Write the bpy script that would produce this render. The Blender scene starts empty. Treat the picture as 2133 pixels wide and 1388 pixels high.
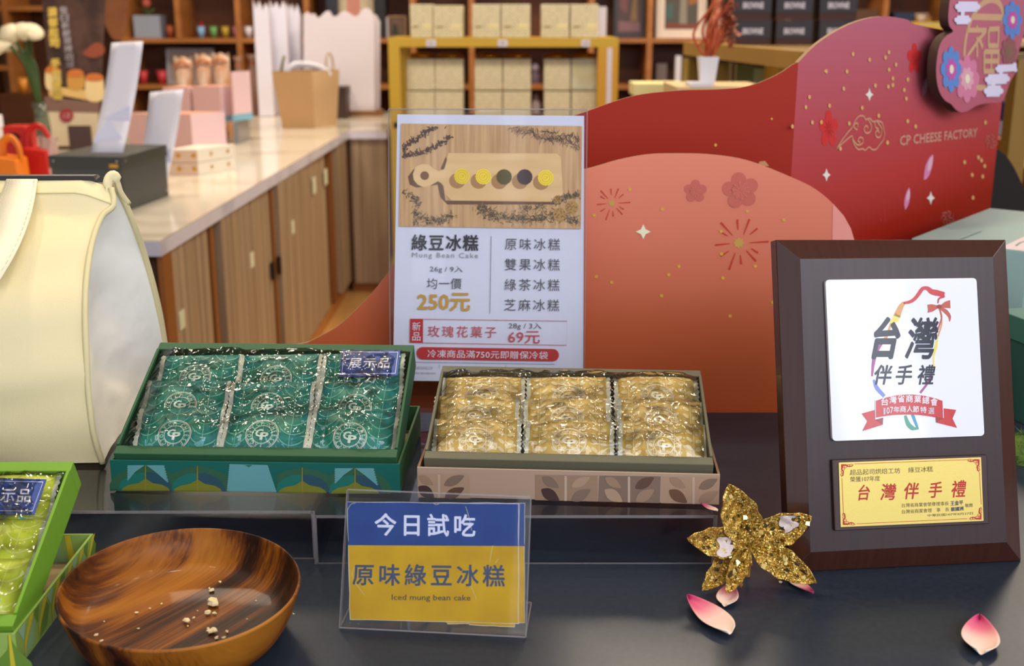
import bpy, bmesh, math, random
from mathutils import Matrix, Vector, noise
from mathutils.geometry import tessellate_polygon
random.seed(7)
S = bpy.context.scene
COL = S.collection
# ---------------------------------------------------------------- camera
TH = math.atan(654/2400)
CAM = Vector((0, 0, 1.389))
cd = bpy.data.cameras.new('camera'); co = bpy.data.objects.new('camera', cd); COL.objects.link(co)
co.location = CAM; co.rotation_euler = (math.pi/2-TH, 0, 0)
cd.sensor_width = 36; cd.lens = 36*2400/2133; cd.clip_start = .05; cd.clip_end = 60
cd.dof.use_dof = True; cd.dof.focus_distance = 1.12; cd.dof.aperture_fstop = 7.2
S.camera = co
# ---------------------------------------------------------------- view and world
S.view_settings.view_transform = 'Standard'; S.view_settings.look = 'None'
S.view_settings.exposure = -0.08; S.view_settings.gamma = 1; S.view_settings.use_curve_mapping = False
S.cycles.max_bounces = 10; S.cycles.transparent_max_bounces = 24; S.cycles.glossy_bounces = 5
S.cycles.transmission_bounces = 8; S.cycles.diffuse_bounces = 4
S.cycles.caustics_reflective = False; S.cycles.caustics_refractive = False
S.cycles.sample_clamp_indirect = 6
W = bpy.data.worlds.new('world'); S.world = W; W.use_nodes = True
W.node_tree.nodes['Background'].inputs[0].default_value = (.80, .85, 1, 1)
W.node_tree.nodes['Background'].inputs[1].default_value = 1.1
# ---------------------------------------------------------------- lights
def area(name, loc, target, sx, sy, power, col, shape='RECTANGLE'):
    l = bpy.data.lights.new(name, 'AREA'); l.shape = shape; l.size = sx; l.size_y = sy
    l.energy = power; l.color = col
    o = bpy.data.objects.new(name, l); COL.objects.link(o); o.location = loc
    o.rotation_euler = (Vector(target)-Vector(loc)).to_track_quat('-Z', 'Y').to_euler(); return o
area('window_daylight', (1.1, -1.9, 2.7), (0, 1.4, .9), 3.2, 1.0, 84, (.90, .905, 1))
area('window_daylight_side', (3.0, .3, 2.1), (.1, 1.2, 1.0), 1.6, 1.4, 30, (.90, .93, 1))
for (x, z, w_, h_) in ((-.52, 1.85, .14, .9), (-.16, 1.95, .10, .6), (1.75, 1.95, .16, .8), (2.15, 2.05, .34, .9)):
    area('storefront_window', (x, -2.15, z), (x, 1, z), w_, h_, (7 if x < 0 else 18)*w_*h_, (.88, .93, 1))
WARM = (1, .85, .66)
for (x, y, p) in ((-1.5, 4.2, 46), (.6, 4.2, 44), (2.2, 4.2, 42), (-1.6, 6.4, 40), (.3, 6.3, 38), (2.2, 6.4, 38)):
    area('ceiling_panel_light', (x, y, 3.0), (x, y, 0), .7, .5, p, WARM)
for (x, y, p) in ((-.62, 1.95, 9), (-.05, 1.80, 7), (.42, 1.95, 6), (-.95, 1.30, 7), (.10, 1.15, 3)):
    area('ceiling_spot_light', (x, y, 2.75), (x*.6, 1.1, .95), .10, .10, p, (1, .84, .62), 'DISK')
# ---------------------------------------------------------------- materials
def lin(c):
    return tuple((v/255/12.92 if v/255 <= .04045 else ((v/255+.055)/1.055)**2.4) for v in c)
MATS = {}
def mat(name, rgb=(128, 128, 128), rough=.6, metal=0, spec=.5, coat=0, trans=0, ior=1.45, noise_=None, bump=None, emit=None, sheen=0, alpha=1):
    """noise_=(scale tuple, second colour, detail, lo, hi); bump=(scale, strength, distance)"""
    if name in MATS: return MATS[name]
    m = bpy.data.materials.new(name); m.use_nodes = True; MATS[name] = m
    nt = m.node_tree; b = nt.nodes['Principled BSDF']; L = nt.links
    b.inputs['Base Color'].default_value = (*lin(rgb), 1); b.inputs['Roughness'].default_value = rough
    b.inputs['Metallic'].default_value = metal; b.inputs['Specular IOR Level'].default_value = spec
    b.inputs['Coat Weight'].default_value = coat; b.inputs['Coat Roughness'].default_value = .05
    b.inputs['Transmission Weight'].default_value = trans; b.inputs['IOR'].default_value = ior
    b.inputs['Alpha'].default_value = alpha
    if emit:
        b.inputs['Emission Color'].default_value = (*lin(emit[0]), 1); b.inputs['Emission Strength'].default_value = emit[1]
    if noise_ or bump:
        tc = nt.nodes.new('ShaderNodeTexCoord')
    if noise_:
        mp = nt.nodes.new('ShaderNodeMapping'); L.new(tc.outputs['Object'], mp.inputs[0]); mp.inputs['Scale'].default_value = noise_[0]
        nz = nt.nodes.new('ShaderNodeTexNoise'); L.new(mp.outputs[0], nz.inputs[0]); nz.inputs['Scale'].default_value = 1
        nz.inputs['Detail'].default_value = noise_[2]
        cr = nt.nodes.new('ShaderNodeValToRGB'); L.new(nz.outputs[0], cr.inputs[0])
        cr.color_ramp.elements[0].position = noise_[3]; cr.color_ramp.elements[1].position = noise_[4]
        cr.color_ramp.elements[0].color = (*lin(rgb), 1); cr.color_ramp.elements[1].color = (*lin(noise_[1]), 1)
        L.new(cr.outputs[0], b.inputs['Base Color'])
    if bump:
        n2 = nt.nodes.new('ShaderNodeTexNoise'); L.new(tc.outputs['Object'], n2.inputs[0]); n2.inputs['Scale'].default_value = bump[0]; n2.inputs['Detail'].default_value = 4
        bp = nt.nodes.new('ShaderNodeBump'); bp.inputs['Strength'].default_value = bump[1]; bp.inputs['Distance'].default_value = bump[2]
        L.new(n2.outputs[0], bp.inputs['Height']); L.new(bp.outputs[0], b.inputs['Normal'])
    return m
def grad(name, stops, axis=2, lo=0, hi=1, rough=.6, spec=.2):
    """printed colour gradient along a local axis of the object"""
    if name in MATS: return MATS[name]
    m = bpy.data.materials.new(name); m.use_nodes = True; MATS[name] = m
    nt = m.node_tree; b = nt.nodes['Principled BSDF']; L = nt.links
    b.inputs['Roughness'].default_value = rough; b.inputs['Specular IOR Level'].default_value = spec
    tc = nt.nodes.new('ShaderNodeTexCoord'); sx = nt.nodes.new('ShaderNodeSeparateXYZ'); L.new(tc.outputs['Object'], sx.inputs[0])
    mr = nt.nodes.new('ShaderNodeMapRange'); L.new(sx.outputs[axis], mr.inputs[0]); mr.inputs[1].default_value = lo; mr.inputs[2].default_value = hi
    cr = nt.nodes.new('ShaderNodeValToRGB'); L.new(mr.outputs[0], cr.inputs[0])
    while len(cr.color_ramp.elements) < len(stops): cr.color_ramp.elements.new(.5)
    for e, (p, c) in zip(cr.color_ramp.elements, stops): e.position = p; e.color = (*lin(c), 1)
    L.new(cr.outputs[0], b.inputs['Base Color']); return m
def film(name, tint=(255, 255, 255), base=.03, rough=.06, bump=None, dens=1.0):
    """thin clear plastic: transparent plus a Fresnel gloss"""
    if name in MATS: return MATS[name]
    m = bpy.data.materials.new(name); m.use_nodes = True; MATS[name] = m
    nt = m.node_tree; nt.nodes.remove(nt.nodes['Principled BSDF']); L = nt.links; out = nt.nodes['Material Output']
    t = nt.nodes.new('ShaderNodeBsdfTransparent'); t.inputs[0].default_value = (*lin(tint), 1)
    g = nt.nodes.new('ShaderNodeBsdfGlossy'); g.inputs['Roughness'].default_value = rough
    f = nt.nodes.new('ShaderNodeFresnel'); f.inputs[0].default_value = 1.49
    a = nt.nodes.new('ShaderNodeMath'); a.operation = 'MULTIPLY_ADD'; L.new(f.outputs[0], a.inputs[0]); a.inputs[1].default_value = dens; a.inputs[2].default_value = base; a.use_clamp = True
    mx = nt.nodes.new('ShaderNodeMixShader'); L.new(a.outputs[0], mx.inputs[0]); L.new(t.outputs[0], mx.inputs[1]); L.new(g.outputs[0], mx.inputs[2])
    L.new(mx.outputs[0], out.inputs[0])
    if bump:
        tc = nt.nodes.new('ShaderNodeTexCoord'); n2 = nt.nodes.new('ShaderNodeTexNoise'); L.new(tc.outputs['Object'], n2.inputs[0])
        n2.inputs['Scale'].default_value = bump[0]; n2.inputs['Detail'].default_value = 2; n2.inputs['Distortion'].default_value = 1.2
        ab = nt.nodes.new('ShaderNodeMath'); ab.operation = 'SUBTRACT'; L.new(n2.outputs[0], ab.inputs[0]); ab.inputs[1].default_value = .5
        a2 = nt.nodes.new('ShaderNodeMath'); a2.operation = 'ABSOLUTE'; L.new(ab.outputs[0], a2.inputs[0])
        bp = nt.nodes.new('ShaderNodeBump'); bp.inputs['Strength'].default_value = bump[1]; bp.inputs['Distance'].default_value = bump[2]
        L.new(a2.outputs[0], bp.inputs['Height']); L.new(bp.outputs[0], g.inputs['Normal']); L.new(bp.outputs[0], f.inputs['Normal'])
    return m
ACR = film('acrylic', (250, 251, 252), .0, .02, dens=.22)
ACE = mat('acrylic_edge', (150, 144, 144), .3, spec=.6, alpha=.42)
WRAP = film('wrap_film_clear', (255, 255, 252), .0, .07, (22, .6, .018), dens=.9)
# ---------------------------------------------------------------- mesh helpers
class MB:
    def __init__(s): s.v = []; s.f = []; s.m = []
    def add(s, vs, fs, mi=0):
        o = len(s.v); s.v += [tuple(v) for v in vs]; s.f += [tuple(o+i for i in f) for f in fs]; s.m += [mi]*len(fs); return s
    def box(s, x0, x1, y0, y1, z0, z1, mi=0):
        return s.add([(x0, y0, z0), (x1, y0, z0), (x1, y1, z0), (x0, y1, z0), (x0, y0, z1), (x1, y0, z1), (x1, y1, z1), (x0, y1, z1)],
            [(0, 3, 2, 1), (4, 5, 6, 7), (0, 1, 5, 4), (1, 2, 6, 5), (2, 3, 7, 6), (3, 0, 4, 7)], mi)
    def hexa(s, b, t, mi=0):
        return s.add(list(b)+list(t), [(0, 3, 2, 1), (4, 5, 6, 7), (0, 1, 5, 4), (1, 2, 6, 5), (2, 3, 7, 6), (3, 0, 4, 7)], mi)
    def prism(s, pts, y0, y1, mi=0, ms=None):
        """outline (x,z) extruded from y0 (front) to y1"""
        n = len(pts); tr = tessellate_polygon([[Vector((p[0], p[1], 0)) for p in pts]])
        ms = mi if ms is None else ms
        area_ = sum(pts[i][0]*pts[(i+1) % n][1]-pts[(i+1) % n][0]*pts[i][1] for i in range(n))
        if area_ < 0: pts = pts[::-1]; tr = tessellate_polygon([[Vector((p[0], p[1], 0)) for p in pts]])
        fr = []
        for t in tr:
            a, b, c = [pts[i] for i in t]
            cr = (b[0]-a[0])*(c[1]-a[1])-(b[1]-a[1])*(c[0]-a[0])
            fr.append(tuple(t) if cr > 0 else tuple(t)[::-1])
        V = [(p[0], y0, p[1]) for p in pts]+[(p[0], y1, p[1]) for p in pts]
        s.add(V, fr, mi); o = len(s.v)-2*n
        for f in fr: s.f.append(tuple(o+n+i for i in f[::-1])); s.m.append(ms)
        for i in range(n):
            j = (i+1) % n; s.f.append((o+j, o+i, o+n+i, o+n+j)); s.m.append(ms)
        return s
    def tube(s, path, r, n=8, mi=0, caps=True, flat=1.0):
        path = [Vector(p) for p in path]; R = r if hasattr(r, '__len__') else [r]*len(path); o = len(s.v); up = None
        for i, p in enumerate(path):
            d = (path[min(i+1, len(path)-1)]-path[max(i-1, 0)]).normalized()
            if up is None: up = d.orthogonal().normalized()
            up = (up-d*up.dot(d)).normalized(); q = d.cross(up)
            for k in range(n):
                a = 2*math.pi*k/n; s.v.append(tuple(p+(up*math.cos(a)+q*math.sin(a)*flat)*R[i]))
        for i in range(len(path)-1):
            for k in range(n):
                k2 = (k+1) % n; s.f.append((o+i*n+k, o+i*n+k2, o+(i+1)*n+k2, o+(i+1)*n+k)); s.m.append(mi)
        if caps:
            s.f.append(tuple(o+k for k in range(n))[::-1]); s.m.append(mi)
            e = o+(len(path)-1)*n; s.f.append(tuple(e+k for k in range(n))); s.m.append(mi)
        return s
    def lathe(s, prof, n=24, c=(0, 0, 0), mi=0, sx=1, sy=1):
        o = len(s.v)
        for r, z in prof:
            for k in range(n):
                a = 2*math.pi*k/n; s.v.append((c[0]+r*math.cos(a)*sx, c[1]+r*math.sin(a)*sy, c[2]+z))
        for i in range(len(prof)-1):
            for k in range(n):
                k2 = (k+1) % n; s.f.append((o+i*n+k, o+i*n+k2, o+(i+1)*n+k2, o+(i+1)*n+k)); s.m.append(mi)
        return s
    def grid(s, fn, nu, nv, mi=0):
        o = len(s.v)
        for j in range(nv+1):
            for i in range(nu+1): s.v.append(tuple(fn(i/nu, j/nv)))
        for j in range(nv):
            for i in range(nu):
                a = o+j*(nu+1)+i; s.f.append((a, a+1, a+nu+2, a+nu+1)); s.m.append(mi)
        return s
    def ball(s, c, r, n=10, mi=0, sc=(1, 1, 1)):
        prof = [(max(1e-4, r*math.sin(math.pi*i/n)), -r*math.cos(math.pi*i/n)) for i in range(n+1)]
        o = len(s.v); s.lathe(prof, n+2, (0, 0, 0), mi)
        for i in range(o, len(s.v)):
            v = s.v[i]; s.v[i] = (c[0]+v[0]*sc[0], c[1]+v[1]*sc[1], c[2]+v[2]*sc[2])
        return s
    def xf(s, M): s.v = [tuple(M @ Vector(v)) for v in s.v]; return s
    def mesh(s, name, mats, smooth=False):
        u = sorted({i for f in s.f for i in f})
        if len(u) < len(s.v): r = {a: i for i, a in enumerate(u)}; s.v = [s.v[a] for a in u]; s.f = [tuple(r[i] for i in f) for f in s.f]
        me = bpy.data.meshes.new(name); me.from_pydata(s.v, [], s.f); me.update()
        for m in (mats if isinstance(mats, (list, tuple)) else [mats]): me.materials.append(m)
        if any(s.m): me.polygons.foreach_set('material_index', s.m)
        if smooth: me.polygons.foreach_set('use_smooth', [True]*len(me.polygons))
        return me
    def build(s, name, mats, parent=None, smooth=False, bevel=0, solid=0):
        o = bpy.data.objects.new(name, s.mesh(name, mats, smooth)); COL.objects.link(o); o.parent = parent
        if solid: md = o.modifiers.new('solid', 'SOLIDIFY'); md.thickness = solid; md.offset = 0
        if bevel: md = o.modifiers.new('bevel', 'BEVEL'); md.width = bevel; md.segments = 2; md.limit_method = 'ANGLE'; md.angle_limit = .6
        return o
WM = {}
def tag(o, label, cat, group=None, kind=None):
    if label: o['label'] = label
    if cat: o['category'] = cat
    if group: o['group'] = group
    if kind: o['kind'] = kind
    return o
def thing(name, label, cat, M=None, group=None):
    o = bpy.data.objects.new(name, None); COL.objects.link(o); o.empty_display_size = .02
    M = Matrix.Identity(4) if M is None else M if isinstance(M, Matrix) else Matrix.Translation(M)
    o.matrix_world = M; WM[o.name] = M.copy()
    tag(o, label, cat, group); return o
def struct(o): o['kind'] = 'structure'; return o
def copy_tree(o, parent=None):
    c = o.copy(); COL.objects.link(c); c.parent = parent
    for ch in [x for x in KIDS.get(o.name, o.children)]: copy_tree(ch, c)
    return c
KIDS = {}
# ---------------------------------------------------------------- camera geometry: where a point seen in the photograph lies in the room
FW = Vector((0, math.cos(TH), -math.sin(TH))); UP = Vector((0, math.sin(TH), math.cos(TH))); RT = Vector((1, 0, 0))
def ray(x, y): return FW+RT*((x-1066.5)/2400)+UP*((694-y)/2400)
def at_z(x, y, z): d = ray(x, y); return CAM+d*((z-CAM.z)/d.z)
def at_y(x, y, Y): d = ray(x, y); return CAM+d*((Y-CAM.y)/d.y)
TZ = .9; RZ = .949; CZ = .846
def frame_from(pl, pr, z):
    """matrix with origin midway between two points of the ground line, X along it, Y away from the viewer"""
    a = at_z(*pl, z); b = at_z(*pr, z); x = (b-a).normalized(); zz = Vector((0, 0, 1)); y = zz.cross(x)
    M = Matrix((x, y, zz)).transposed().to_4x4(); M.translation = (a+b)/2; return M, (b-a).length
# ---------------------------------------------------------------- printed marks on flat (or gently curved) faces
GL = {}
def glyphs(txt, bold=0, space=1.0, shear=0):
    k = (txt, bold, space, shear)
    if k not in GL:
        c = bpy.data.curves.new('t', 'FONT'); c.body = txt; c.offset = bold; c.space_character = space; c.resolution_u = 2; c.shear = shear; c.fill_mode = 'FRONT'
        o = bpy.data.objects.new('t', c); me = bpy.data.meshes.new_from_object(o)
        V = [v.co.copy() for v in me.vertices]; Fs = [tuple(p.vertices) for p in me.polygons if p.normal.z > 0 or True]
        if not V: V = [Vector((0, 0, 0))]*3; Fs = [(0, 1, 2)]
        x0 = min(v.x for v in V); x1 = max(v.x for v in V); y0 = min(v.y for v in V); y1 = max(v.y for v in V)
        GL[k] = ([((v.x-x0)/(x1-x0 or 1), (v.y-y0)/(y1-y0 or 1)) for v in V], Fs, (x1-x0)/(y1-y0 or 1))
        bpy.data.objects.remove(o); bpy.data.curves.remove(c); bpy.data.meshes.remove(me)
    return GL[k]
class Face:
    """a face plane: frame F in root's coordinates, local x right, z up, -y outwards"""
    def __init__(s, root, F=None, conv=None, lift=.00015, conform=None):
        s.root = root; s.F = F or Matrix.Identity(4); s.lift = lift; s.b = {}; s.conform = conform
        s.MW = (WM.get(root.name, Matrix.Identity(4)) if root else Matrix.Identity(4)) @ s.F; s.inv = s.MW.inverted(); s.crop()
    def crop(s, ox=0, oy=0, k=1): s.c = (ox, oy, k); return s
    def nudge(s, i):
        return s.F.to_3x3() @ Vector((0, -(i % 8)*.0000075*(s.lift/.0001)**.5, 0)) if not s.conform else Vector((0, 0, (i % 8)*.000012))
    def uv(s, px, py):
        if s.c == 'uv': return (px, py)
        ox, oy, k = s.c; d = ray(ox+px/k, oy+py/k); o = s.inv @ CAM; e = s.inv.to_3x3() @ d; t = -o.y/e.y
        return (o.x+e.x*t, o.z+e.z*t)
    def direct(s): s.c = 'uv'; return s
    def put(s, pts, faces, name, m, layer):
        B = s.b.setdefault((name, m.name, layer), []); y = -s.lift*layer
        if s.conform: V = [s.conform(p[0], p[1], s.lift*layer) for p in pts]
        else: V = [s.F @ Vector((p[0], y, p[1])) for p in pts]
        B.append(([Vector(v)+s.nudge(len(B)) for v in V], faces))
    def poly(s, pts, name, m, layer=1, smooth=0):
        P = [s.uv(*p) for p in pts]
        if smooth: P = curve(P, smooth, True)
        tr = tessellate_polygon([[Vector((p[0], p[1], 0)) for p in P]])
        s.put(P, [tuple(t) for t in tr], name, m, layer)
    def ell(s, cx, cy, rx, ry, name, m, layer=1, n=20, rot=0, a0=0, a1=6.2832):
        full = abs(a1-a0) > 6.2
        pts = [(cx+rx*math.cos(a)*math.cos(rot)-ry*math.sin(a)*math.sin(rot), cy+rx*math.cos(a)*math.sin(rot)+ry*math.sin(a)*math.cos(rot)) for a in [a0+(a1-a0)*i/(n if full else n-1) for i in range(n)]]
        s.poly(pts, name, m, layer)
    def stroke(s, pts, w, name, m, layer=1, smooth=0, closed=False, taper=None):
        P = [s.uv(*p) for p in pts]
        if s.c == 'uv': k = 1
        else:
            a = s.uv(*pts[0]); b = s.uv(pts[0][0]+10, pts[0][1]); c_ = s.uv(pts[0][0], pts[0][1]+10); k = math.sqrt(math.hypot(a[0]-b[0], a[1]-b[1])*math.hypot(a[0]-c_[0], a[1]-c_[1]))/10
        if smooth: P = curve(P, smooth, closed)
        n = len(P); V = []; Fs = []
        for i, p in enumerate(P):
            a = P[(i-1) % n] if closed or i else P[0]; b = P[(i+1) % n] if closed or i < n-1 else P[-1]
            dx, dy = b[0]-a[0], b[1]-a[1]; L = math.hypot(dx, dy) or 1
            if taper: t = i/(n-1)*(len(taper)-1); j = min(int(t), len(taper)-2); ww = taper[j]+(taper[j+1]-taper[j])*(t-j)
            else: ww = 1
            h = w*k/2*ww; V += [(p[0]-dy/L*h, p[1]+dx/L*h), (p[0]+dy/L*h, p[1]-dx/L*h)]
        for i in range(n if closed else n-1):
            j = (i+1) % n; Fs.append((2*i, 2*i+1, 2*j+1, 2*j))
        s.put(V, Fs, name, m, layer)
    def ring(s, cx, cy, rx, ry, w, name, m, layer=1, n=28):
        s.stroke([(cx+rx*math.cos(2*math.pi*i/n), cy+ry*math.sin(2*math.pi*i/n)) for i in range(n)], w, name, m, layer, closed=True)
    def text(s, t, tl, tr, bl, name, m, layer=2, bold=0, space=1.0, shear=0):
        """the ink box of the text is fitted to top-left, top-right, bottom-left"""
        G, Fs, asp = glyphs(t, 0, space, shear); A = s.uv(*tl); B = s.uv(*tr); C_ = s.uv(*bl); V = []; FF = []; k = bold*1.1
        for du, dv in (((0, 0),) if not bold else ((0, 0), (k, 0), (-k, 0), (0, k), (0, -k), (k*.7, k*.7), (-k*.7, -k*.7), (k*.7, -k*.7), (-k*.7, k*.7))):
            o = len(V); V += [(C_[0]+(B[0]-A[0])*(u+du/asp)+(A[0]-C_[0])*(v+dv), C_[1]+(B[1]-A[1])*(u+du/asp)+(A[1]-C_[1])*(v+dv)) for u, v in G]; FF += [tuple(i+o for i in f) for f in Fs]
        for j in range(0, len(V), len(G)): s.put(V[j:j+len(G)], Fs, name, m, layer)
    def textbox(s, t, x0, y0, x1, y1, name, m, layer=2, dy=0, **k):
        s.text(t, (x0, y0), (x1, y0+dy), (x0, y1), name, m, layer, **k)
    def arctext(s, t, cx, cy, rx, ry, a0, a1, h, name, m, layer=2, bold=0):
        """letters on an ellipse from angle a0 to a1 (degrees, clockwise from the top), tops outwards; uv mode, z up"""
        for i, ch in enumerate(t):
            if ch == ' ': continue
            a = math.radians(a0+(a1-a0)*i/(len(t)-1)); X = cx+rx*math.sin(a); Y = cy+ry*math.cos(a)
            G, Fs, asp = glyphs(ch, 0); w = h*min(asp, 1.0)*.85
            ox, oy = math.sin(a), math.cos(a); tx, ty = math.cos(a), -math.sin(a)
            s.put([(X+tx*(u-.5)*w+ox*(v-.5)*h, Y+ty*(u-.5)*w+oy*(v-.5)*h) for u, v in G], Fs, name, m, layer)
    def flush(s, parent=None):
        out = []
        for (name, mn, layer), B in s.b.items():
            cl = []          # marks that stand apart become parts of their own
            for V, Fs in B:
                lo = [min(v[c] for v in V) for c in range(3)]; hi = [max(v[c] for v in V) for c in range(3)]; new = [[(V, Fs)], [(lo, hi)]]
                rest = []
                for c in cl:
                    if any(math.sqrt(sum(max(0, l2[q]-hi[q], lo[q]-h2[q])**2 for q in range(3))) <= max(.019, .49*max(max(hi[q]-lo[q], h2[q]-l2[q]) for q in range(3))) for l2, h2 in c[1]): new = [new[0]+c[0], new[1]+c[1]]
                    else: rest.append(c)
                cl = rest+[new]
            for c in cl:
                m_ = MB()
                for V, Fs in c[0]: m_.add(V, Fs)
                out.append(m_.build(name, MATS[mn], parent or s.root))
        s.b = {}; return out
def curve(P, k=6, closed=False):
    n = len(P); out = []
    for i in range(n if closed else n-1):
        g = lambda j: P[j % n] if closed else P[max(0, min(n-1, j))]
        p0, p1, p2, p3 = g(i-1), g(i), g(i+1), g(i+2)
        for q in range(k):
            t = q/k; out.append(tuple(.5*((2*p1[c])+(-p0[c]+p2[c])*t+(2*p0[c]-5*p1[c]+4*p2[c]-p3[c])*t*t+(-p0[c]+3*p1[c]-3*p2[c]+p3[c])*t**3) for c in range(len(P[0]))))
    if not closed: out.append(tuple(P[-1]))
    return out
def star4(cx, cy, rx, ry):
    return [(cx+(rx if i % 2 == 0 else rx*.46)*math.cos(i*math.pi/4), cy+(ry if i % 2 == 0 else ry*.46)*math.sin(i*math.pi/4)) for i in range(8)]
def flower5(cx, cy, rx, ry, rot=0, n=5, m=40, dip=.28):
    P = []
    for i in range(m):
        a = 2*math.pi*i/m; r = 1-dip*(1-abs(math.cos(n*(a-rot)/2)))**1.2; P.append((cx+rx*r*math.sin(a), cy-ry*r*math.cos(a)))
    return P
# ================================================================ room shell
M_FLOOR = mat('floor_wood', (176, 128, 74), .35, noise_=((1.2, 14, 1), (205, 160, 100), 4, .3, .7))
M_WALL = mat('wall_paint', (150, 122, 96), .8, bump=(30, .1, .002))
M_CEIL = mat('ceiling_paint', (205, 196, 184), .85, bump=(30, .1, .002))
struct(MB().box(-4.2, 4.6, -2.2, 8.6, -.05, -.004).build('floor', mat('subfloor', (110, 78, 48), .6)))
pl = MB()
fl = bpy.data.objects['floor']
plank = [MB().box(-.095, .095, -.598, .598, -.004, 0).mesh('plank', mat('floor_wood_%d' % i, c, .32, noise_=((5, .9, 1), c2, 5, .3, .7))) for i, (c, c2) in enumerate((((186, 138, 78), (206, 160, 96)), ((172, 124, 70), (196, 148, 88)), ((198, 150, 88), (180, 132, 74))))]
for i in range(9):
    for j in range(4):
        o = bpy.data.objects.new('plank', plank[(i*2+j*3) % 3]); COL.objects.link(o); o.parent = fl; o.location = (-1.35+i*.192, 3.0+j*1.2+(i % 2)*.6, 0)
struct(MB().box(-4.2, 4.6, 8.5, 8.6, 0, 3.2).build('wall_back', M_WALL))
struct(MB().box(-4.3, -4.2, -2.2, 8.6, 0, 3.2).build('wall_left', M_WALL))
struct(MB().box(4.6, 4.7, -2.2, 8.6, 0, 3.2).build('wall_right', M_WALL))
struct(MB().box(-4.3, 4.7, -2.2, 8.6, 3.2, 3.3).build('ceiling', M_CEIL))
# ================================================================ display table
t = thing('display_table', 'dark slate display table with a satin top, under everything in front', 'table', (0, 0, 0))
M_TOP = mat('table_laminate', (34, 42, 54), .34, spec=.32, noise_=((180, 180, 180), (42, 50, 62), 3, .35, .75))
MB().prism([(-1.5, .5), (1.5, .5), (1.5, 2.5), (.28, 2.5), (.28, 1.68), (-1.5, 1.68)], 0, .03).xf(Matrix(((1, 0, 0, 0), (0, 0, 1, 0), (0, -1, 0, .9), (0, 0, 0, 1)))).build('table_top', M_TOP, t)
MB().box(-1.45, 1.45, .54, 1.64, 0, .87).build('table_base', mat('table_base', (40, 42, 48), .6), t)
# ================================================================ acrylic risers
def riser(x0, x1, y0, y1, label):
    t = thing('acrylic_riser', label, 'display riser', ((x0+x1)/2, y0, TZ), 'low clear acrylic risers on the table')
    h = RZ-TZ; w = (x1-x0)/2; d = y1-y0; e = .003
    MB().box(-w, w, 0, d, h-e, h).build('shelf_plate', ACR, t)
    MB().box(-w, w, 0, e, 0, h-e).build('front_panel', ACR, t)
    for s in (-1, 1): MB().box(s*w-(e if s > 0 else 0), s*w+(e if s < 0 else 0), e, d, 0, h-e).build('side_panel', ACR, t)
    m = MB()
    for (za, zb) in ((h-.0025, h+.0002), (.0002, .0016)): m.box(-w, w, -.0004, .0, za, zb)
    for s in (-1, 1): m.box(s*w-.0018, s*w+.0018, -.0004, .0, 0, h)
    m.build('polished_edge', ACE, t); return t
riser(-.74, -.1845, .987, 1.42, 'clear acrylic riser carrying the cream bag and the green box, behind the wooden bowl')
riser(-.1815, .187, .977, 1.42, 'clear acrylic riser carrying the brown leaf box, behind the blue and yellow sign')
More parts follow.
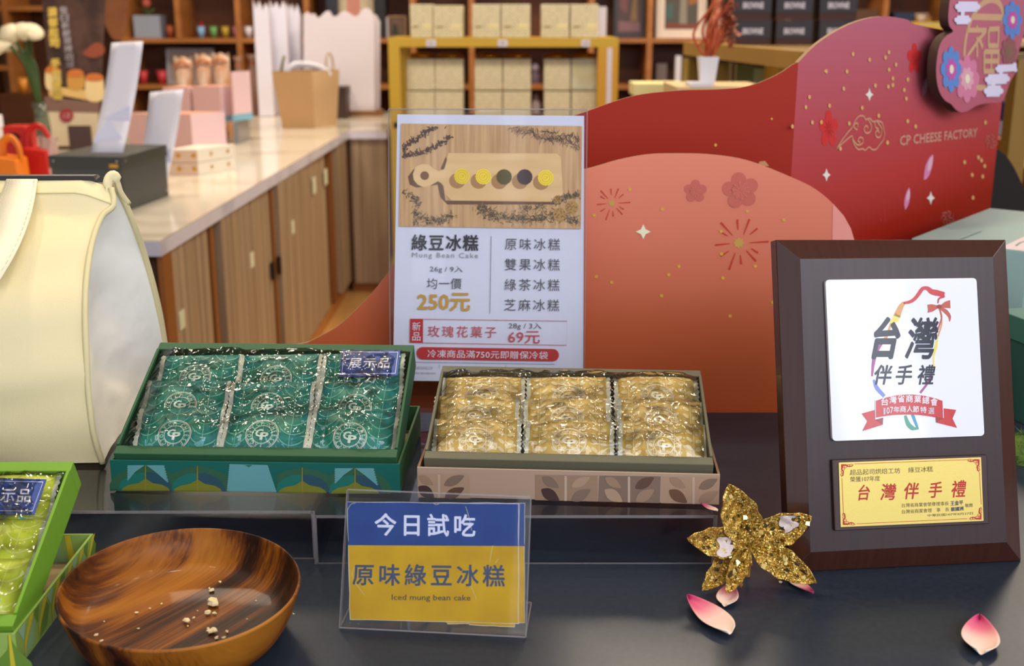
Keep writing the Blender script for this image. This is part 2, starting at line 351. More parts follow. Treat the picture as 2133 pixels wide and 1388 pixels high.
# ================================================================ cake boxes
def sash(w, h): pass
M_CARD = mat('card_grey', (150, 150, 120), .8)
def packet_z(x, y, w, h, seed=0):
    u = min(1, abs(x)/(w/2)); v = min(1, abs(y)/(h/2))
    z = .0125*((1-u**2.6)*(1-v**2.2))**.55
    z += .0011*math.sin(x*110+seed)*math.cos(y*90+seed*2)*(1-v)+.0008*noise.noise(Vector((x*70+seed*5, y*70, seed)))
    return z
def make_packet(mbody, mprint, mvine, kind, seed):
    w, h = .079, .066; t = thing('cake_packet', None, None, Matrix.Identity(4)); cz = lambda x, y, l: (x, y, packet_z(x, y, w, h, seed)+l)
    MB().grid(lambda u, v: (-w/2+w*u, -h/2+h*v, packet_z(-w/2+w*u, -h/2+h*v, w, h, seed)), 26, 20).grid(lambda u, v: (w/2-w*u, -h/2+h*v, -.3*packet_z(w/2-w*u, -h/2+h*v, w, h, seed)), 8, 8).build('wrapper', mbody, t, smooth=True)
    for s in (-1, 1):
        V = []; n = 22
        for i in range(n+1):
            y = -h/2+h*i/n; zz = .0012*math.sin(i*.7+seed); V += [(s*w/2, y, zz), (s*(w/2+.0036+(.0013 if i % 2 else 0)), y, zz+.001)]
        MB().add(V, [(2*i, 2*i+1, 2*i+3, 2*i+2) for i in range(n)]).build('crimped_end', mat('crimp_white', (196, 200, 184), .5), t, solid=.0005)
    f = Face(t, conform=cz, lift=.0003).direct(); nm = 'printed_pattern'
    if kind == 'vine':
        for sx in (-.027, 0.0, .027):
            for j in range(5):
                y = -.026+j*.0115
                for s in (-1, 1):
                    f.stroke([(sx, y), (sx+s*.004, y+.0012), (sx+s*.009, y+.005), (sx+s*.0125, y+.011)], .0011, nm, mvine, 1, smooth=3, taper=(.5, 1.2, 1, .2))
            f.stroke([(sx, -.028+.004*k) for k in range(15)], .0007, nm, mvine, 1)
        for s in (-1, 1):
            f.poly([(s*.020, -.014), (s*.030, -.006), (s*.028, -.020)], nm, mat('blue_print', (96, 172, 190), .4), 1)
    else:
        for sx in (-.029, -.010, .010, .029):
            f.stroke([(sx, -.030+.004*k) for k in range(16)], .0008, nm, mvine, 1)
            for j in range(6):
                y = -.026+j*.0095
                for s in (-1, 1):
                    f.ell(sx+s*.0044, y+.004, .0040, .0021, nm, mvine, 1, 10, rot=s*.75 if s > 0 else math.pi-.75)
    # round maker's badge
    cy = -.004; nm = 'badge_print'
    for r, ww in ((.0163, .0007), (.0152, .0004), (.0098, .0006)):
        f.ring(0, cy, r, r, ww, nm, mprint, 3)
    f.arctext('CP CHEESE FACTORY', 0, cy, .0124, .0124, -28, 306, .0040, nm, mprint, 3, bold=.03)
    f.textbox('C', -.0066, cy+.0055, .0006, cy-.0025, nm, mprint, 3, bold=.05); f.textbox('P', -.0012, cy+.0020, .0060, cy-.0058, nm, mprint, 3, bold=.05)
    for i in range(8): f.textbox('綠豆冰糕綠豆冰糕'[i], -.024+i*.0062, -.0245, -.024+i*.0062+.0028, -.0275, nm, mprint, 3)
    f.flush()
    return t
def gift_box(pl_, pr_, z, D, names, cols, tilt, back, shift=0, deg=None, tw=None, y0=.0145):
    """printed lid lying open upwards, with the plain tray of packets leaning in it; returns (lid, tray, tray matrix, width)"""
    M, w = frame_from(pl_, pr_, z); H = .030; e = .0022; hw = w/2
    lid = thing('box_lid', names[0], 'box lid', M); mp = cols['lid']; mi = cols['lid_in']
    MB().box(-hw, hw, 0, e, 0, H).build('front_wall', mp, lid, bevel=.0004); MB().box(-hw, hw, D-e, D, 0, H).build('back_wall', mi, lid, bevel=.0004)
    MB().box(-hw, -hw+e, e, D-e, 0, H).build('side_wall', mi, lid); MB().box(hw-e, hw, e, D-e, 0, H).build('side_wall', mi, lid)
    MB().box(-hw+e, hw-e, e, D-e, 0, e).build('panel', cols['inside'], lid)
    T = M @ Matrix.Translation((0, y0, .0085)) @ Matrix.Rotation(math.radians(tilt), 4, 'X')
    tray = thing('cake_box', names[1], 'gift box', T); b = tw/2; L = cols['L']; h = .030; rim = .0115; s_ = .0028; mt = cols['tray']
    MB().box(-b, b, 0, rim, 0, h).build('front_wall', mt, tray, bevel=.0008); MB().box(-b, b, L-rim, L, 0, h).build('back_wall', mt, tray, bevel=.0008)
    MB().box(-b, -b+s_, rim, L-rim, 0, h+.0015).build('side_wall', mt, tray, bevel=.0005); MB().box(b-s_, b, rim, L-rim, 0, h+.0015).build('side_wall', mt, tray, bevel=.0005)
    MB().box(-b+s_, b-s_, rim, L-rim, 0, .002).build('panel', cols['inside'], tray)
    return lid, tray, M, T, w
def wrap(tray, T, b, L, y0=.0095, y1=None, z=.0385, seed=0, inset=.004):
    y1 = y1 or L-.010
    def fn(u, v):
        x = (-b+inset)+(2*b-2*inset)*u; y = y0+(y1-y0)*v; ed = min(u, 1-u, v*1.0, (1-v))*14; ed = min(1, ed)
        zz = z*ed+.028*(1-ed)
        n_ = noise.noise(Vector((x*26+seed, y*34, seed))); n2 = abs(noise.noise(Vector((x*60+y*25+seed, y*60-x*18, 3+seed))))
        return (x+.002*n_, y, zz+(.0040*n_-.0062*n2+.0026)*(.25+.75*ed))
    o = MB().grid(fn, 90, 56).build('film_cover', WRAP, tray, smooth=True)
    return o
def fill(T, protos, pos, labels, group, first_kids=None):
    out = []
    for i, ((x, y, z, tl, rz), lab) in enumerate(zip(pos, labels)):
        src = protos[i % len(protos)]
        c = src.copy(); COL.objects.link(c); c.name = 'cake_packet'
        for k in PK[src.name]: d = k.copy(); COL.objects.link(d); d.parent = c
        c.matrix_world = T @ Matrix.Translation((x, y, z)) @ Matrix.Rotation(math.radians(tl), 4, 'X') @ Matrix.Rotation(math.radians(rz), 4, 'Z')
        tag(c, lab, 'cake packet', group); out.append(c)
    return out
PK = {}
def protos(*a):
    P = [make_packet(*a, seed) for seed in (1, 2, 3)]
    for p in P: PK[p.name] = [o for o in bpy.data.objects if o.parent == p]
    return P
def drop(P):
    for p in P:
        for k in PK[p.name]: bpy.data.objects.remove(k)
        bpy.data.objects.remove(p)
# ---- green box
G_TRAY = mat('green_card', (44, 88, 56), .6, spec=.35, bump=(900, .08, .0004)); G_LID = mat('green_print_card', (20, 92, 82), .5, spec=.3)
INS = mat('kraft_inside', (128, 112, 78), .75)
lid, tray, M, T, w = gift_box((234, 1019), (834, 1028), RZ, .172, ('open teal box lid printed with leaves, under the green cake box', 'dark green cake box with nine green packets, beside the cream bag'),
    dict(lid=G_LID, lid_in=mat('green_lid_inside', (52, 92, 50), .6), inside=INS, tray=G_TRAY, L=.168), 24.0, .172, tw=.2745)
f = Face(lid).crop(220, 700, 3.232); n = 'leaf_print'
C1 = mat('print_teal_light', (92, 150, 152), .5); C2 = mat('print_green_dark', (42, 88, 62), .5); C3 = mat('print_navy', (36, 72, 86), .5); C4 = mat('print_olive', (112, 116, 32), .5); C5 = mat('print_teal', (22, 104, 92), .5)
def zig(x0, y0, x1, y1, k=7, a=7):
    P = []
    for i in range(k): u = i/k; P += [(x0+(x1-x0)*u, y0+(y1-y0)*u), (x0+(x1-x0)*(u+.8/k)+a, y0+(y1-y0)*(u+.3/k))]
    return P+[(x1, y1)]
def leaffan(cx, cut0, cut1, flip=1):
    yt = 866+(cx-20)*.014; yb = 1040+(cx-20)*.013
    R = lambda P: [(min(max(x, cut0), cut1), min(max(y, yt), yb)) for x, y in P]
    for s in (-1, 1):
        f.poly(R([(cx, yt)]+[(cx+s*235*math.sin(a)*1.05, yt+8+150*(1-math.cos(a))) for a in (.2, .5, .8, 1.1, 1.4)]+[(cx+s*240, yb), (cx, yb)]), n, C2, 1)
        f.poly(R([(cx, yt+50)]+[(cx+s*185*math.sin(a), yt+45+120*(1-math.cos(a))) for a in (.3, .7, 1.1, 1.5)]+[(cx+s*185, yb), (cx, yb)]), n, C5 if s < 0 else C3, 2)
        f.poly(R([(cx, yt+90)]+[(cx+s*160*math.sin(a), yt+118+50*(1-math.cos(a))) for a in (.3, .8, 1.3, 1.5)]+[(cx+s*165, yb), (cx, yb)]), n, C4, 3)
    f.poly(R([(cx-3, yt), (cx+3, yt), (cx+6, yb), (cx-6, yb)]), n, mat('print_ochre', (130, 118, 40), .5), 5)
leaffan(620, 445, 840); leaffan(1325, 1150, 1505); leaffan(270, 24, 445); leaffan(1680, 1505, 1966)
for (cx, x0, x1) in ((270, 145, 420), (1675, 1540, 1830)):
    yt = 866+(cx-20)*.014
    f.poly([(cx-5, yt), (x0, yt)]+zig(x0, yt, x0, yt+112)+[(cx-70, yt+45)], n, C1, 4); f.poly([(cx+5, yt), (x1-30, yt)]+zig(x1-30, yt, x1, yt+118)+[(cx+70, yt+48)], n, C1, 4)
f.poly([(840, 862)]+zig(838, 862, 820, 1044, 12, -5)+[(1155, 1048)]+zig(1150, 1048, 1090, 868, 12, 6), n, C1, 4)
f.poly([(940, 868), (965, 884), (990, 868)], n, C5, 5)
f.flush()
mg = mat('packet_green', (34, 128, 104), .42, spec=.4, bump=(120, .15, .001), noise_=((28, 28, 28), (22, 112, 114), 2, .35, .7))
Pg = protos(mg, mat('print_white_green', (212, 228, 212), .4), mat('vine_green', (100, 176, 154), .45), 'vine')
rows = (.036, .080, .122); rn = ('front', 'middle', 'back'); cn = ('left', 'middle', 'right')
def lay(rows, tl, cols=(-.0865, 0, .0865), z=.0165):
    r = random.Random(5); return [(cx+r.uniform(-.002, .002)+(-.004 if j == 1 and i == 0 else 0), y+r.uniform(-.003, .003), z+j*.0005, tl+r.uniform(-2, 2), r.uniform(-2.5, 2.5)) for j, y in enumerate(rows) for i, cx in enumerate(cols)]
fill(T, Pg, lay(rows, 17), ['green wrapped cake packet, %s one of the %s row in the green box' % (c, r) for r in rn for c in cn], 'green cake packets in the green box')
wrap(tray, T, .1385, .168, seed=1)
drop(Pg)
def show_card(T, px, label, crop):
    A = thing('display_card', label, 'card', T @ Matrix.Translation((0, 0, .0372)) @ Matrix.Rotation(math.radians(-90), 4, 'X')); f = Face(A).crop(*crop)
    q = [f.uv(*p) for p in px]; b = MB().prism(q, 0, .0006); b.build('card', mat('card_blue', (38, 66, 132), .55, noise_=((300, 300, 300), (46, 76, 144), 2, .3, .7)), A)
    return A, f
A, f = show_card(T, [(1590, 92), (1985, 97), (1965, 265), (1572, 275)], 'dark blue card with white characters, on the top right packets of the green box', (220, 700, 3.232))
WH = mat('print_white', (226, 226, 236), .5)
f.stroke([(1606, 108), (1968, 110), (1950, 252), (1590, 260)], 4, 'border', WH, 1, closed=True)
f.text('展示品', (1645, 152), (1918, 150), (1632, 218), 'lettering', WH, 1, bold=.012, space=1.12); f.flush()
# ---- brown box
B_TRAY = mat('grey_green_card', (98, 96, 76), .55, spec=.35, bump=(900, .08, .0004)); B_LID = mat('beige_print_card', (172, 146, 124), .5, spec=.35)
lid, tray, M, T2, w = gift_box((870, 1035), (1497, 1051), RZ, .172, ('open beige box lid printed with brown leaves, under the gold cake box', 'grey green cake box with nine gold packets, behind the small blue and yellow sign'),
    dict(lid=B_LID, lid_in=mat('beige_lid_inside', (130, 100, 76), .6), inside=mat('grey_inside', (66, 66, 52), .7), tray=B_TRAY, L=.160), 16.5, .172, tw=w-.007)
f = Face(lid).crop(850, 740, 3.184)
K = dict(a=mat('print_tan', (150, 122, 98), .5), b=mat('print_taupe', (124, 102, 86), .5), c=mat('print_brown', (92, 66, 52), .5), d=mat('print_dark_brown', (66, 44, 40), .5), e=mat('print_sand', (168, 138, 112), .5), g=mat('print_sepia', (104, 74, 52), .5), k=mat('print_stem', (184, 160, 138), .5))
def band(x0, x1, m, t0=0, t1=0): f.poly([(x0, 784+(x0-60)*.0125), (x1, 784+(x1-60)*.0125), (x1+t1, 944+(x1-60)*.0238), (x0+t0, 944+(x0-60)*.0238)], 'band_print', m, 1)
band(66, 405, K['e'], 0, 8); band(842, 1258, K['a'], 0, 0); band(1268, 1676, K['b'], -8, -6); band(1684, 2066, K['e'], -8, -4)
for x in (205, 1045, 1465, 1893): f.poly([(x-8, 790+x*.011), (x+8, 790+x*.011), (x+8, 943+x*.0238), (x-8, 943+x*.0238)], 'stem_print', K['k'], 2)
def leaf(x0, y0, x1, y1, wd, m):
    dx, dy = x1-x0, y1-y0; L = math.hypot(dx, dy); nx, ny = -dy/L, dx/L
    f.poly([(x0+dx*t+nx*wd*s*k, y0+dy*t+ny*wd*s*k) for s, ts in ((1, (0, .12, .3, .55, .8, 1)), (-1, (.8, .55, .3, .12))) for t, k in [(t_, {0: 0, .12: .55, .3: .95, .55: 1, .8: .6, 1: 0}[t_]) for t_ in ts]], 'leaf_print', m, 3, smooth=4)
for a in ((70, 872, 172, 944, 36, 'd'), (70, 800, 168, 862, 26, 'a'), (240, 862, 372, 800, 30, 'b'), (245, 945, 372, 880, 32, 'c'), (885, 890, 1002, 965, 36, 'd'), (890, 808, 1000, 878, 30, 'b'), (1085, 965, 1210, 892, 34, 'b'), (1085, 872, 1205, 810, 28, 'e'),
    (1305, 892, 1420, 972, 36, 'e'), (1308, 812, 1412, 880, 28, 'a'), (1508, 882, 1630, 812, 32, 'c'), (1510, 968, 1632, 892, 34, 'a'), (1732, 895, 1850, 978, 36, 'g'), (1735, 815, 1840, 880, 28, 'a'), (1930, 885, 2052, 822, 30, 'b'), (1928, 975, 2056, 905, 34, 'a')):
    leaf(*a[:5], K[a[5]])
f.flush()
mg2 = mat('packet_gold', (200, 168, 86), .42, spec=.5, bump=(120, .25, .002), noise_=((30, 30, 30), (212, 184, 104), 2, .35, .7))
Pb = protos(mg2, mat('print_white_gold', (244, 238, 214), .45), mat('vine_gold', (226, 208, 156), .45), 'leaf')
fill(T2, Pb, lay((.038, .079, .116), 15, (-.0905, 0, .0905)), ['gold wrapped cake packet, %s one of the %s row in the grey green box' % (c, r) for r in rn for c in cn], 'gold cake packets in the grey green box')
wrap(tray, T2, (w-.007)/2, .160, y0=.010, seed=7, z=.039, inset=.006)
drop(Pb)
# ---- lime box at the left edge
L_TRAY = mat('lime_card', (112, 158, 44), .5, spec=.35, bump=(900, .08, .0004)); L_LID = mat('lime_print_card', (146, 176, 84), .5, spec=.35)
lid, tray, M, T3, w = gift_box((-712, 1397), (40, 1392), TZ, .180, ('open pale green box lid printed with leaves, at the left edge beside the wooden bowl', 'lime green cake box leaning in its lid, at the left edge'),
    dict(lid=L_LID, lid_in=L_LID, inside=mat('lid_kraft', (158, 138, 100), .75), tray=L_TRAY, L=.172), 26, .180, tw=.276)
fs = Face(lid, Matrix.Translation((w/2, 0, 0)) @ Matrix.Rotation(math.pi/2, 4, 'Z')).direct()
LG = (mat('lime_print_pale', (140, 178, 120), .5), mat('lime_print_yellow', (206, 190, 48), .5), mat('lime_print_deep', (104, 140, 52), .5), mat('lime_print_mint', (150, 190, 150), .5))
for i in range(6):
    x = .012+i*.029
    fs.poly([(x, .001), (x+.006, .012), (x+.020, .024), (x+.026, .029), (x+.016, .029), (x+.002, .014)], 'leaf_print', LG[1], 2)
    fs.poly([(x, .001), (x+.018, .004), (x+.026, .018), (x+.022, .024), (x+.008, .012)], 'leaf_print', LG[(i*2) % 4 if i*2 % 4 != 1 else 0], 1)
    fs.poly([(x-.006, .029), (x+.008, .029), (x+.001, .016)], 'leaf_print', LG[2 if i % 2 else 3], 1)
fs.flush()
ff = Face(lid).direct()
for i in range(7):
    x = -w/2+.02+i*.04
    ff.poly([(x, .001), (x+.012, .016), (x+.014, .029), (x+.020, .016), (x+.03, .001)], 'leaf_print', LG[i % 4], 1, smooth=3); ff.poly([(x+.013, .001), (x+.017, .001), (x+.016, .029), (x+.0145, .029)], 'leaf_print', LG[1], 2)
ff.flush()
fb = Face(lid, Matrix.Translation((0, .180-.0022, 0))).direct()
for i in range(5):
    x = w/2-.02-i*.05; fb.poly([(x-.004, .002), (x+.002, .002), (x-.001, .029), (x-.006, .029)], 'leaf_print', LG[1], 2); fb.poly([(x-.03, .002), (x-.008, .002), (x-.012, .022), (x-.022, .029)], 'leaf_print', LG[0], 1, smooth=3)
fb.flush()
mg3 = mat('packet_lime', (176, 192, 40), .36, spec=.5, bump=(120, .25, .002), noise_=((30, 30, 30), (196, 208, 66), 2, .35, .7))
Pl = protos(mg3, mat('print_white_lime', (232, 236, 190), .4), mat('vine_lime', (206, 214, 110), .4), 'vine')
ps = [p for p in lay((.038, .082, .126), 12)if p[0] > -.04]
fill(T3, Pl, ps, ['lime wrapped cake packet, %s one of the %s row in the lime box' % (c, r) for r in rn for c in cn[1:]], 'lime cake packets in the lime box')
wrap(tray, T3, .138, .172, seed=13)
drop(Pl)
A, f = show_card(T3, [(-250, 165), (300, 182), (222, 408), (-290, 408)], 'dark blue card with white characters, on the lime box at the left edge', (0, 940, 3.097))
f.stroke([(-230, 190), (278, 200), (210, 388), (-260, 382)], 4, 'border', WH, 1, closed=True)
f.text('展示品', (-90, 243), (203, 248), (-104, 328), 'lettering', WH, 1, bold=.012, space=1.12); f.flush()
# ================================================================ cream cooler bag
bag = thing('cooler_bag', 'cream fabric cooler bag with a flat handle, standing behind the lime box', 'bag', (0, 0, 0))
CR = mat('cream_fabric', (228, 214, 166), .75, sheen=.1, bump=(700, .25, .0008)); CRL = mat('white_lining', (240, 238, 226), .6, bump=(60, .3, .003)); CRP = mat('cream_piping', (214, 202, 154), .75, bump=(700, .2, .0006))
Fs_ = [at_y(*a) for a in ((232, 392, 1.222), (236, 428, 1.212), (212, 452, 1.200), (192, 505, 1.175), (180, 580, 1.145), (177, 650, 1.125), (180, 740, 1.110), (184, 820, 1.104), (194, 900, 1.101), (214, 966, 1.103))]
Bs_ = [at_y(*a) for a in ((236, 380, 1.236), (258, 418, 1.246), (280, 470, 1.262), (300, 528, 1.286), (318, 590, 1.305), (333, 655, 1.325), (343, 715, 1.342), (350, 760, 1.352), (353, 785, 1.358), (352, 808, 1.36))]
Fs_[-1].z = RZ+.001; Bs_[-1].z = RZ+.001
FC = [Vector(p) for p in curve(Fs_, 6)]; BC = [Vector(p) for p in curve(Bs_, 6)]
def along(C, t): i = min(int(t*(len(C)-1)), len(C)-2); k = t*(len(C)-1)-i; return C[i].lerp(C[i+1], k)
XL = -.80
def frontf(u, v):
    p = along(FC, v); flat = along(FC, v).copy(); x = p.x+(XL-p.x)*u
    b = .018*math.sin(math.pi*min(1, u*1.4))*math.sin(math.pi*v**1.1)+.005*noise.noise(Vector((x*9, v*6, 1)))+.006*noise.noise(Vector((x*3+v*8, v*3, 5)))
    zt = p.z; 
    if v < .06: zt = p.z*(1-u*0)+0
    top = 1.226; k = max(0, 1-v*5); zt = p.z+(top-p.z)*k*min(1, u*12)
    return (x, p.y-b, zt)
def backf(u, v): p = along(BC, v); return (p.x+(XL-p.x)*u, p.y+.008*math.sin(math.pi*u)*math.sin(math.pi*v), p.z)
MB().grid(frontf, 46, 50).build('front_panel', CR, bag, smooth=True); MB().grid(lambda u, v: backf(1-u, v), 20, 20).build('back_panel', CR, bag, smooth=True)
def guss(u, v):
    a = along(FC, v); b = along(BC, v); p = a.lerp(b, u); d = .034*math.sin(math.pi*u)*math.sin(math.pi*min(1, .12+v*.8))
    d += .006*noise.noise(Vector((u*3, v*7, 2)))*math.sin(math.pi*u)+.004*abs(noise.noise(Vector((u*4+v*9, v*5, 9))))*math.sin(math.pi*u)
    return (p.x-d, p.y, p.z)
MB().grid(guss, 24, 44).build('side_gusset', CRL, bag, smooth=True)
MB().tube(FC, .0032, 8).build('piping', CRP, bag, smooth=True); MB().tube(BC, .0036, 8).build('piping', CRP, bag, smooth=True)
m = MB(); m.hexa([(XL, 1.222, 1.224), (-.442, 1.222, 1.224), (-.442, 1.238, 1.226), (XL, 1.238, 1.226)], [(XL, 1.223, 1.2285), (-.444, 1.223, 1.2285), (-.444, 1.236, 1.2285), (XL, 1.236, 1.2285)]); m.build('zip', mat('zip_dark', (40, 36, 34), .5), bag)
a = along(FC, 0); cpts = [at_y(208, 425, 1.214), at_y(222, 400, 1.220), at_y(226, 375, 1.226), at_y(236, 366, 1.230), at_y(244, 378, 1.232), at_y(252, 402, 1.238), at_y(268, 425, 1.248)]
MB().tube(curve(cpts, 4), [.002]*6+[.0058]*10+[.003]*9, 10, flat=.6).build('folded_corner', CR, bag, smooth=True)
MB().tube([Vector(frontf(u, .10+.02*u))+Vector((0, -.0008, 0)) for u in [i/30 for i in range(31)]], .0011, 6).build('hem_seam', CRP, bag, smooth=True)
def fy(p):  # front face depth near a seen point
    return p
st = []
for (xa, xb, y, Y) in ((14, 78, 374, 1.222), (8, 76, 392, 1.214), (-2, 72, 415, 1.196), (-16, 64, 450, 1.176), (-34, 48, 495, 1.155), (-60, 26, 540, 1.130), (-95, -4, 590, 1.11)):
    st.append((at_y(xa, y, Y-.004), at_y(xb, y, Y-.006)))
A_ = curve([s[0] for s in st], 4); B_ = curve([s[1] for s in st], 4)
V = [v for p in zip(A_, B_) for v in p]
MB().add(V, [(2*i+1, 2*i, 2*i+2, 2*i+3) for i in range(len(A_)-1)]).build('handle_strap', mat('cream_webbing', (236, 228, 196), .75, bump=(900, .4, .001)), bag, smooth=True, solid=.002)
m = MB()
for i in range(0, len(A_)-1):
    for s in (.08, .92):
        p = Vector(A_[i]).lerp(Vector(B_[i]), s); q = Vector(A_[i+1]).lerp(Vector(B_[i+1]), s); m.tube([p.lerp(q, .1)+Vector((0, -.0016, 0)), p.lerp(q, .7)+Vector((0, -.0016, 0))], .0004, 4)
m.build('stitching', CRP, bag)
# ================================================================ tall price sign
M, w = frame_from((815, 823), (1216, 826), RZ); M = M @ Matrix.Rotation(math.radians(-9), 4, 'X')
sg = thing('sign_holder', 'tall clear acrylic sign holder with a cake price sheet, behind the two cake boxes', 'sign holder', M)
hw = w/2; Hs = .341
MB().box(-hw, hw, -.0052, -.0032, 0, Hs).build('front_pane', ACR, sg); MB().box(-hw, hw, -.0010, .0010, 0, Hs).build('back_pane', ACR, sg)
MB().box(-hw, hw, -.0053, .0011, Hs, Hs+.0012).box(-hw-.0008, -hw, -.0053, .0011, 0, Hs).box(hw, hw+.0008, -.0053, .0011, 0, Hs).build('polished_edge', ACE, sg)
mm = M.inverted(); Rb = Matrix.Rotation(math.radians(9), 4, 'X')
MB().box(-hw, hw, -.001, .065, .0002, .0022).xf(Rb).build('foot', ACR, sg)
PW = mat('sheet_white', (236, 233, 244), .55)
f = Face(sg, Matrix.Translation((0, -.0026, 0)), lift=.00012)
q = [f.uv(*p) for p in ((827, 238), (1217, 241), (1215, 797), (818, 794))]
MB().prism(q, -.0001, .0004).build('sheet', PW, sg)
f.crop(800, 220, 4.848)
WD = mat('sheet_photo_wood', (216, 172, 116), .5, noise_=((190, 1, 9), (160, 108, 62), 5, .35, .9))
f.poly([(172, 182), (2000, 208), (1988, 1246), (150, 1220)], 'photo_ground', WD, 1)
def ss(x0, y0, r): return [(x0+r*math.cos(a), y0+r*math.sin(a)) for a in [i*math.pi/10 for i in range(20)]]
SHB = mat('photo_brown', (112, 76, 46), .55); BRD = mat('sheet_photo_board', (238, 198, 138), .5, noise_=((12, 1, 90), (222, 174, 110), 4, .3, .8))
f.poly([(240, 720), (300, 640), (560, 760), (600, 820), (620, 960), (1720, 975), (1720, 1000), (640, 1000), (570, 930), (540, 800), (330, 830), (260, 800)], 'photo_shadow_print', SHB, 2)
f.poly([(570, 640), (625, 510), (640, 580), (600, 650)], 'photo_shadow_print', SHB, 2)
f.poly([(650, 480), (1740, 485), (1785, 520), (1805, 900), (1700, 968), (680, 958), (625, 900), (605, 800), (545, 765), (500, 790), (455, 815), (400, 825), (340, 800), (300, 750), (292, 690), (320, 620), (390, 590), (450, 596), (500, 640), (560, 665), (610, 640), (632, 560)], 'photo_board', BRD, 3)
f.ell(410, 708, 44, 44, 'photo_board_hole', mat('photo_hole', (122, 72, 36), .55), 4)
YC = mat('photo_yellow', (244, 212, 52), .55); YD = mat('photo_yellow_dark', (202, 170, 36), .55)
for i, (cx, cy, m1, m2) in enumerate(((787, 715, YC, YD), (1003, 718, YC, YD), (1212, 722, mat('photo_matcha', (96, 84, 26), .55), mat('photo_matcha_dark', (70, 60, 20), .55)), (1420, 722, mat('photo_plum', (78, 54, 54), .55), mat('photo_plum_dark', (54, 36, 38), .55)), (1633, 730, YC, YD))):
    f.ell(cx-48, cy+45, 82, 78, 'photo_shadow_print', mat('photo_shade', (176, 128, 76), .55), 4); f.poly(flower5(cx, cy, 80, 80, 0, 16, 64, .05), 'photo_cake', m1, 5)
    f.ring(cx, cy, 40, 40, 5, 'photo_cake_relief', m2, 6); f.ring(cx, cy, 62, 62, 4, 'photo_cake_relief', m2, 6); f.textbox('CP', cx-20, cy-16, cx+22, cy+16, 'photo_cake_relief', m2, 6)
rr = random.Random(3)
def sprig(path, cols, spread, dens, length, wd, name='photo_sprig'):
    P = curve(path, 8)
    for (x, y) in P:
        for k in range(dens):
            a = rr.uniform(0, 6.28); x0, y0 = x+rr.gauss(0, spread), y+rr.gauss(0, spread*.7); L = length*rr.uniform(.5, 1.2)
            x1, y1 = x0+L*math.cos(a), y0+L*math.sin(a)
            if min(x0, x1) < 182 or max(x0, x1) > 1982 or min(y0, y1) < 212 or max(y0, y1) > 1225: continue
            f.stroke([(x0, y0), (x1, y1)], wd*rr.uniform(.6, 1.3), name, cols[rr.randrange(len(cols))], 4+rr.randrange(3))
DK = [mat('photo_dark_%d' % i, c, .55) for i, c in enumerate(((66, 44, 32), (92, 64, 44), (120, 104, 70), (52, 46, 28), (150, 110, 84)))]
sprig([(185, 470), (230, 390), (330, 340), (430, 260), (500, 225)], DK[:2], 16, 5, 26, 13); sprig([(190, 510), (300, 480), (430, 450), (560, 385), (665, 320)], DK[:2], 15, 5, 27, 13); sprig([(520, 215), (640, 205)], DK[:2], 7, 4, 26, 12)
sprig([(1300, 215), (1450, 260), (1600, 330), (1800, 340), (1990, 420)], DK[:2]+[DK[4]], 20, 7, 60, 4); sprig([(1600, 260), (1850, 310), (1990, 350)], DK[:2], 9, 5, 55, 4)
sprig([(180, 870), (300, 930), (330, 1000), (320, 1200)], DK[1:4], 18, 6, 28, 6); sprig([(330, 1090), (480, 1150), (700, 1110)], DK[1:4], 22, 9, 28, 6); sprig([(400, 1190), (640, 1170)], DK[1:4], 20, 8, 26, 6)
sprig([(980, 1020), (1080, 1110), (1300, 1130), (1500, 1140), (1750, 1110), (1980, 1180)], DK[1:4], 34, 16, 34, 5); sprig([(1720, 980), (1850, 920), (1980, 900)], DK[1:4], 22, 12, 30, 5); sprig([(1400, 1040), (1600, 1020)], DK[1:4], 20, 9, 30, 5)
for cx, cy, r in ((1895, 1030, 66), (1772, 1100, 66), (1750, 950, 40)):
    f.ell(cx, cy, r, r*1.05, 'photo_cone', mat('photo_cone', (172, 132, 66), .55), 7)
    for k in range(26):
        a = rr.uniform(0, 6.28); q_ = r*.85*rr.random()**.5; f.ell(cx+q_*math.cos(a), cy+q_*math.sin(a), 8, 5, 'photo_cone_scale', mat('photo_cone_dark', (120, 86, 40), .55), 8, 6, rot=a)
BK = mat('print_black', (36, 34, 38), .55); GY = mat('print_grey', (122, 118, 124), .55); DG = mat('print_dark_grey', (76, 72, 78), .55); GO = mat('print_gold', (196, 150, 52), .55); RD = mat('print_red', (186, 44, 40), .55); RL = mat('print_rose', (196, 78, 84), .55)
f.crop(800, 470, 3.966); n = 'lettering'
f.text('綠豆冰糕', (232, 76), (780, 80), (228, 204), n, BK, 1, bold=.022, space=1.14); f.text('Mung Bean Cake', (232, 222), (778, 228), (229, 276), n, mat('print_mid_grey', (140, 136, 144), .55), 1, space=1.2)
f.text('26g / 9入', (378, 332), (650, 336), (377, 392), n, DG, 1); f.text('均一價', (355, 434), (642, 436), (352, 524), n, DG, 1, space=1.08)
f.text('250元', (280, 560), (710, 562), (276, 704), n, GO, 1, bold=.03)
f.stroke([(885, 88), (874, 728)], 4, 'divider', DG, 1)
for t_, y in (('原味冰糕', 104), ('雙果冰糕', 272), ('綠茶冰糕', 440), ('芝麻冰糕', 607)): f.text(t_, (1003-y*.012, y), (1457-y*.012, y+4), (1000-y*.012, y+98), n, DG, 1, space=1.3)
f.stroke([(322, 774), (1511, 790), (1508, 990), (320, 970)], 4, 'frame_line', RD, 1, closed=True); f.poly([(215, 770), (322, 771), (320, 971), (212, 968)], 'red_block', RD, 1)
f.text('新', (234, 798), (302, 799), (233, 868), n, WH, 2); f.text('品', (234, 882), (302, 883), (233, 952), n, WH, 2)
f.text('玫瑰花菓子', (364, 828), (930, 836), (360, 920), n, RL, 1, bold=.006, space=1.28)
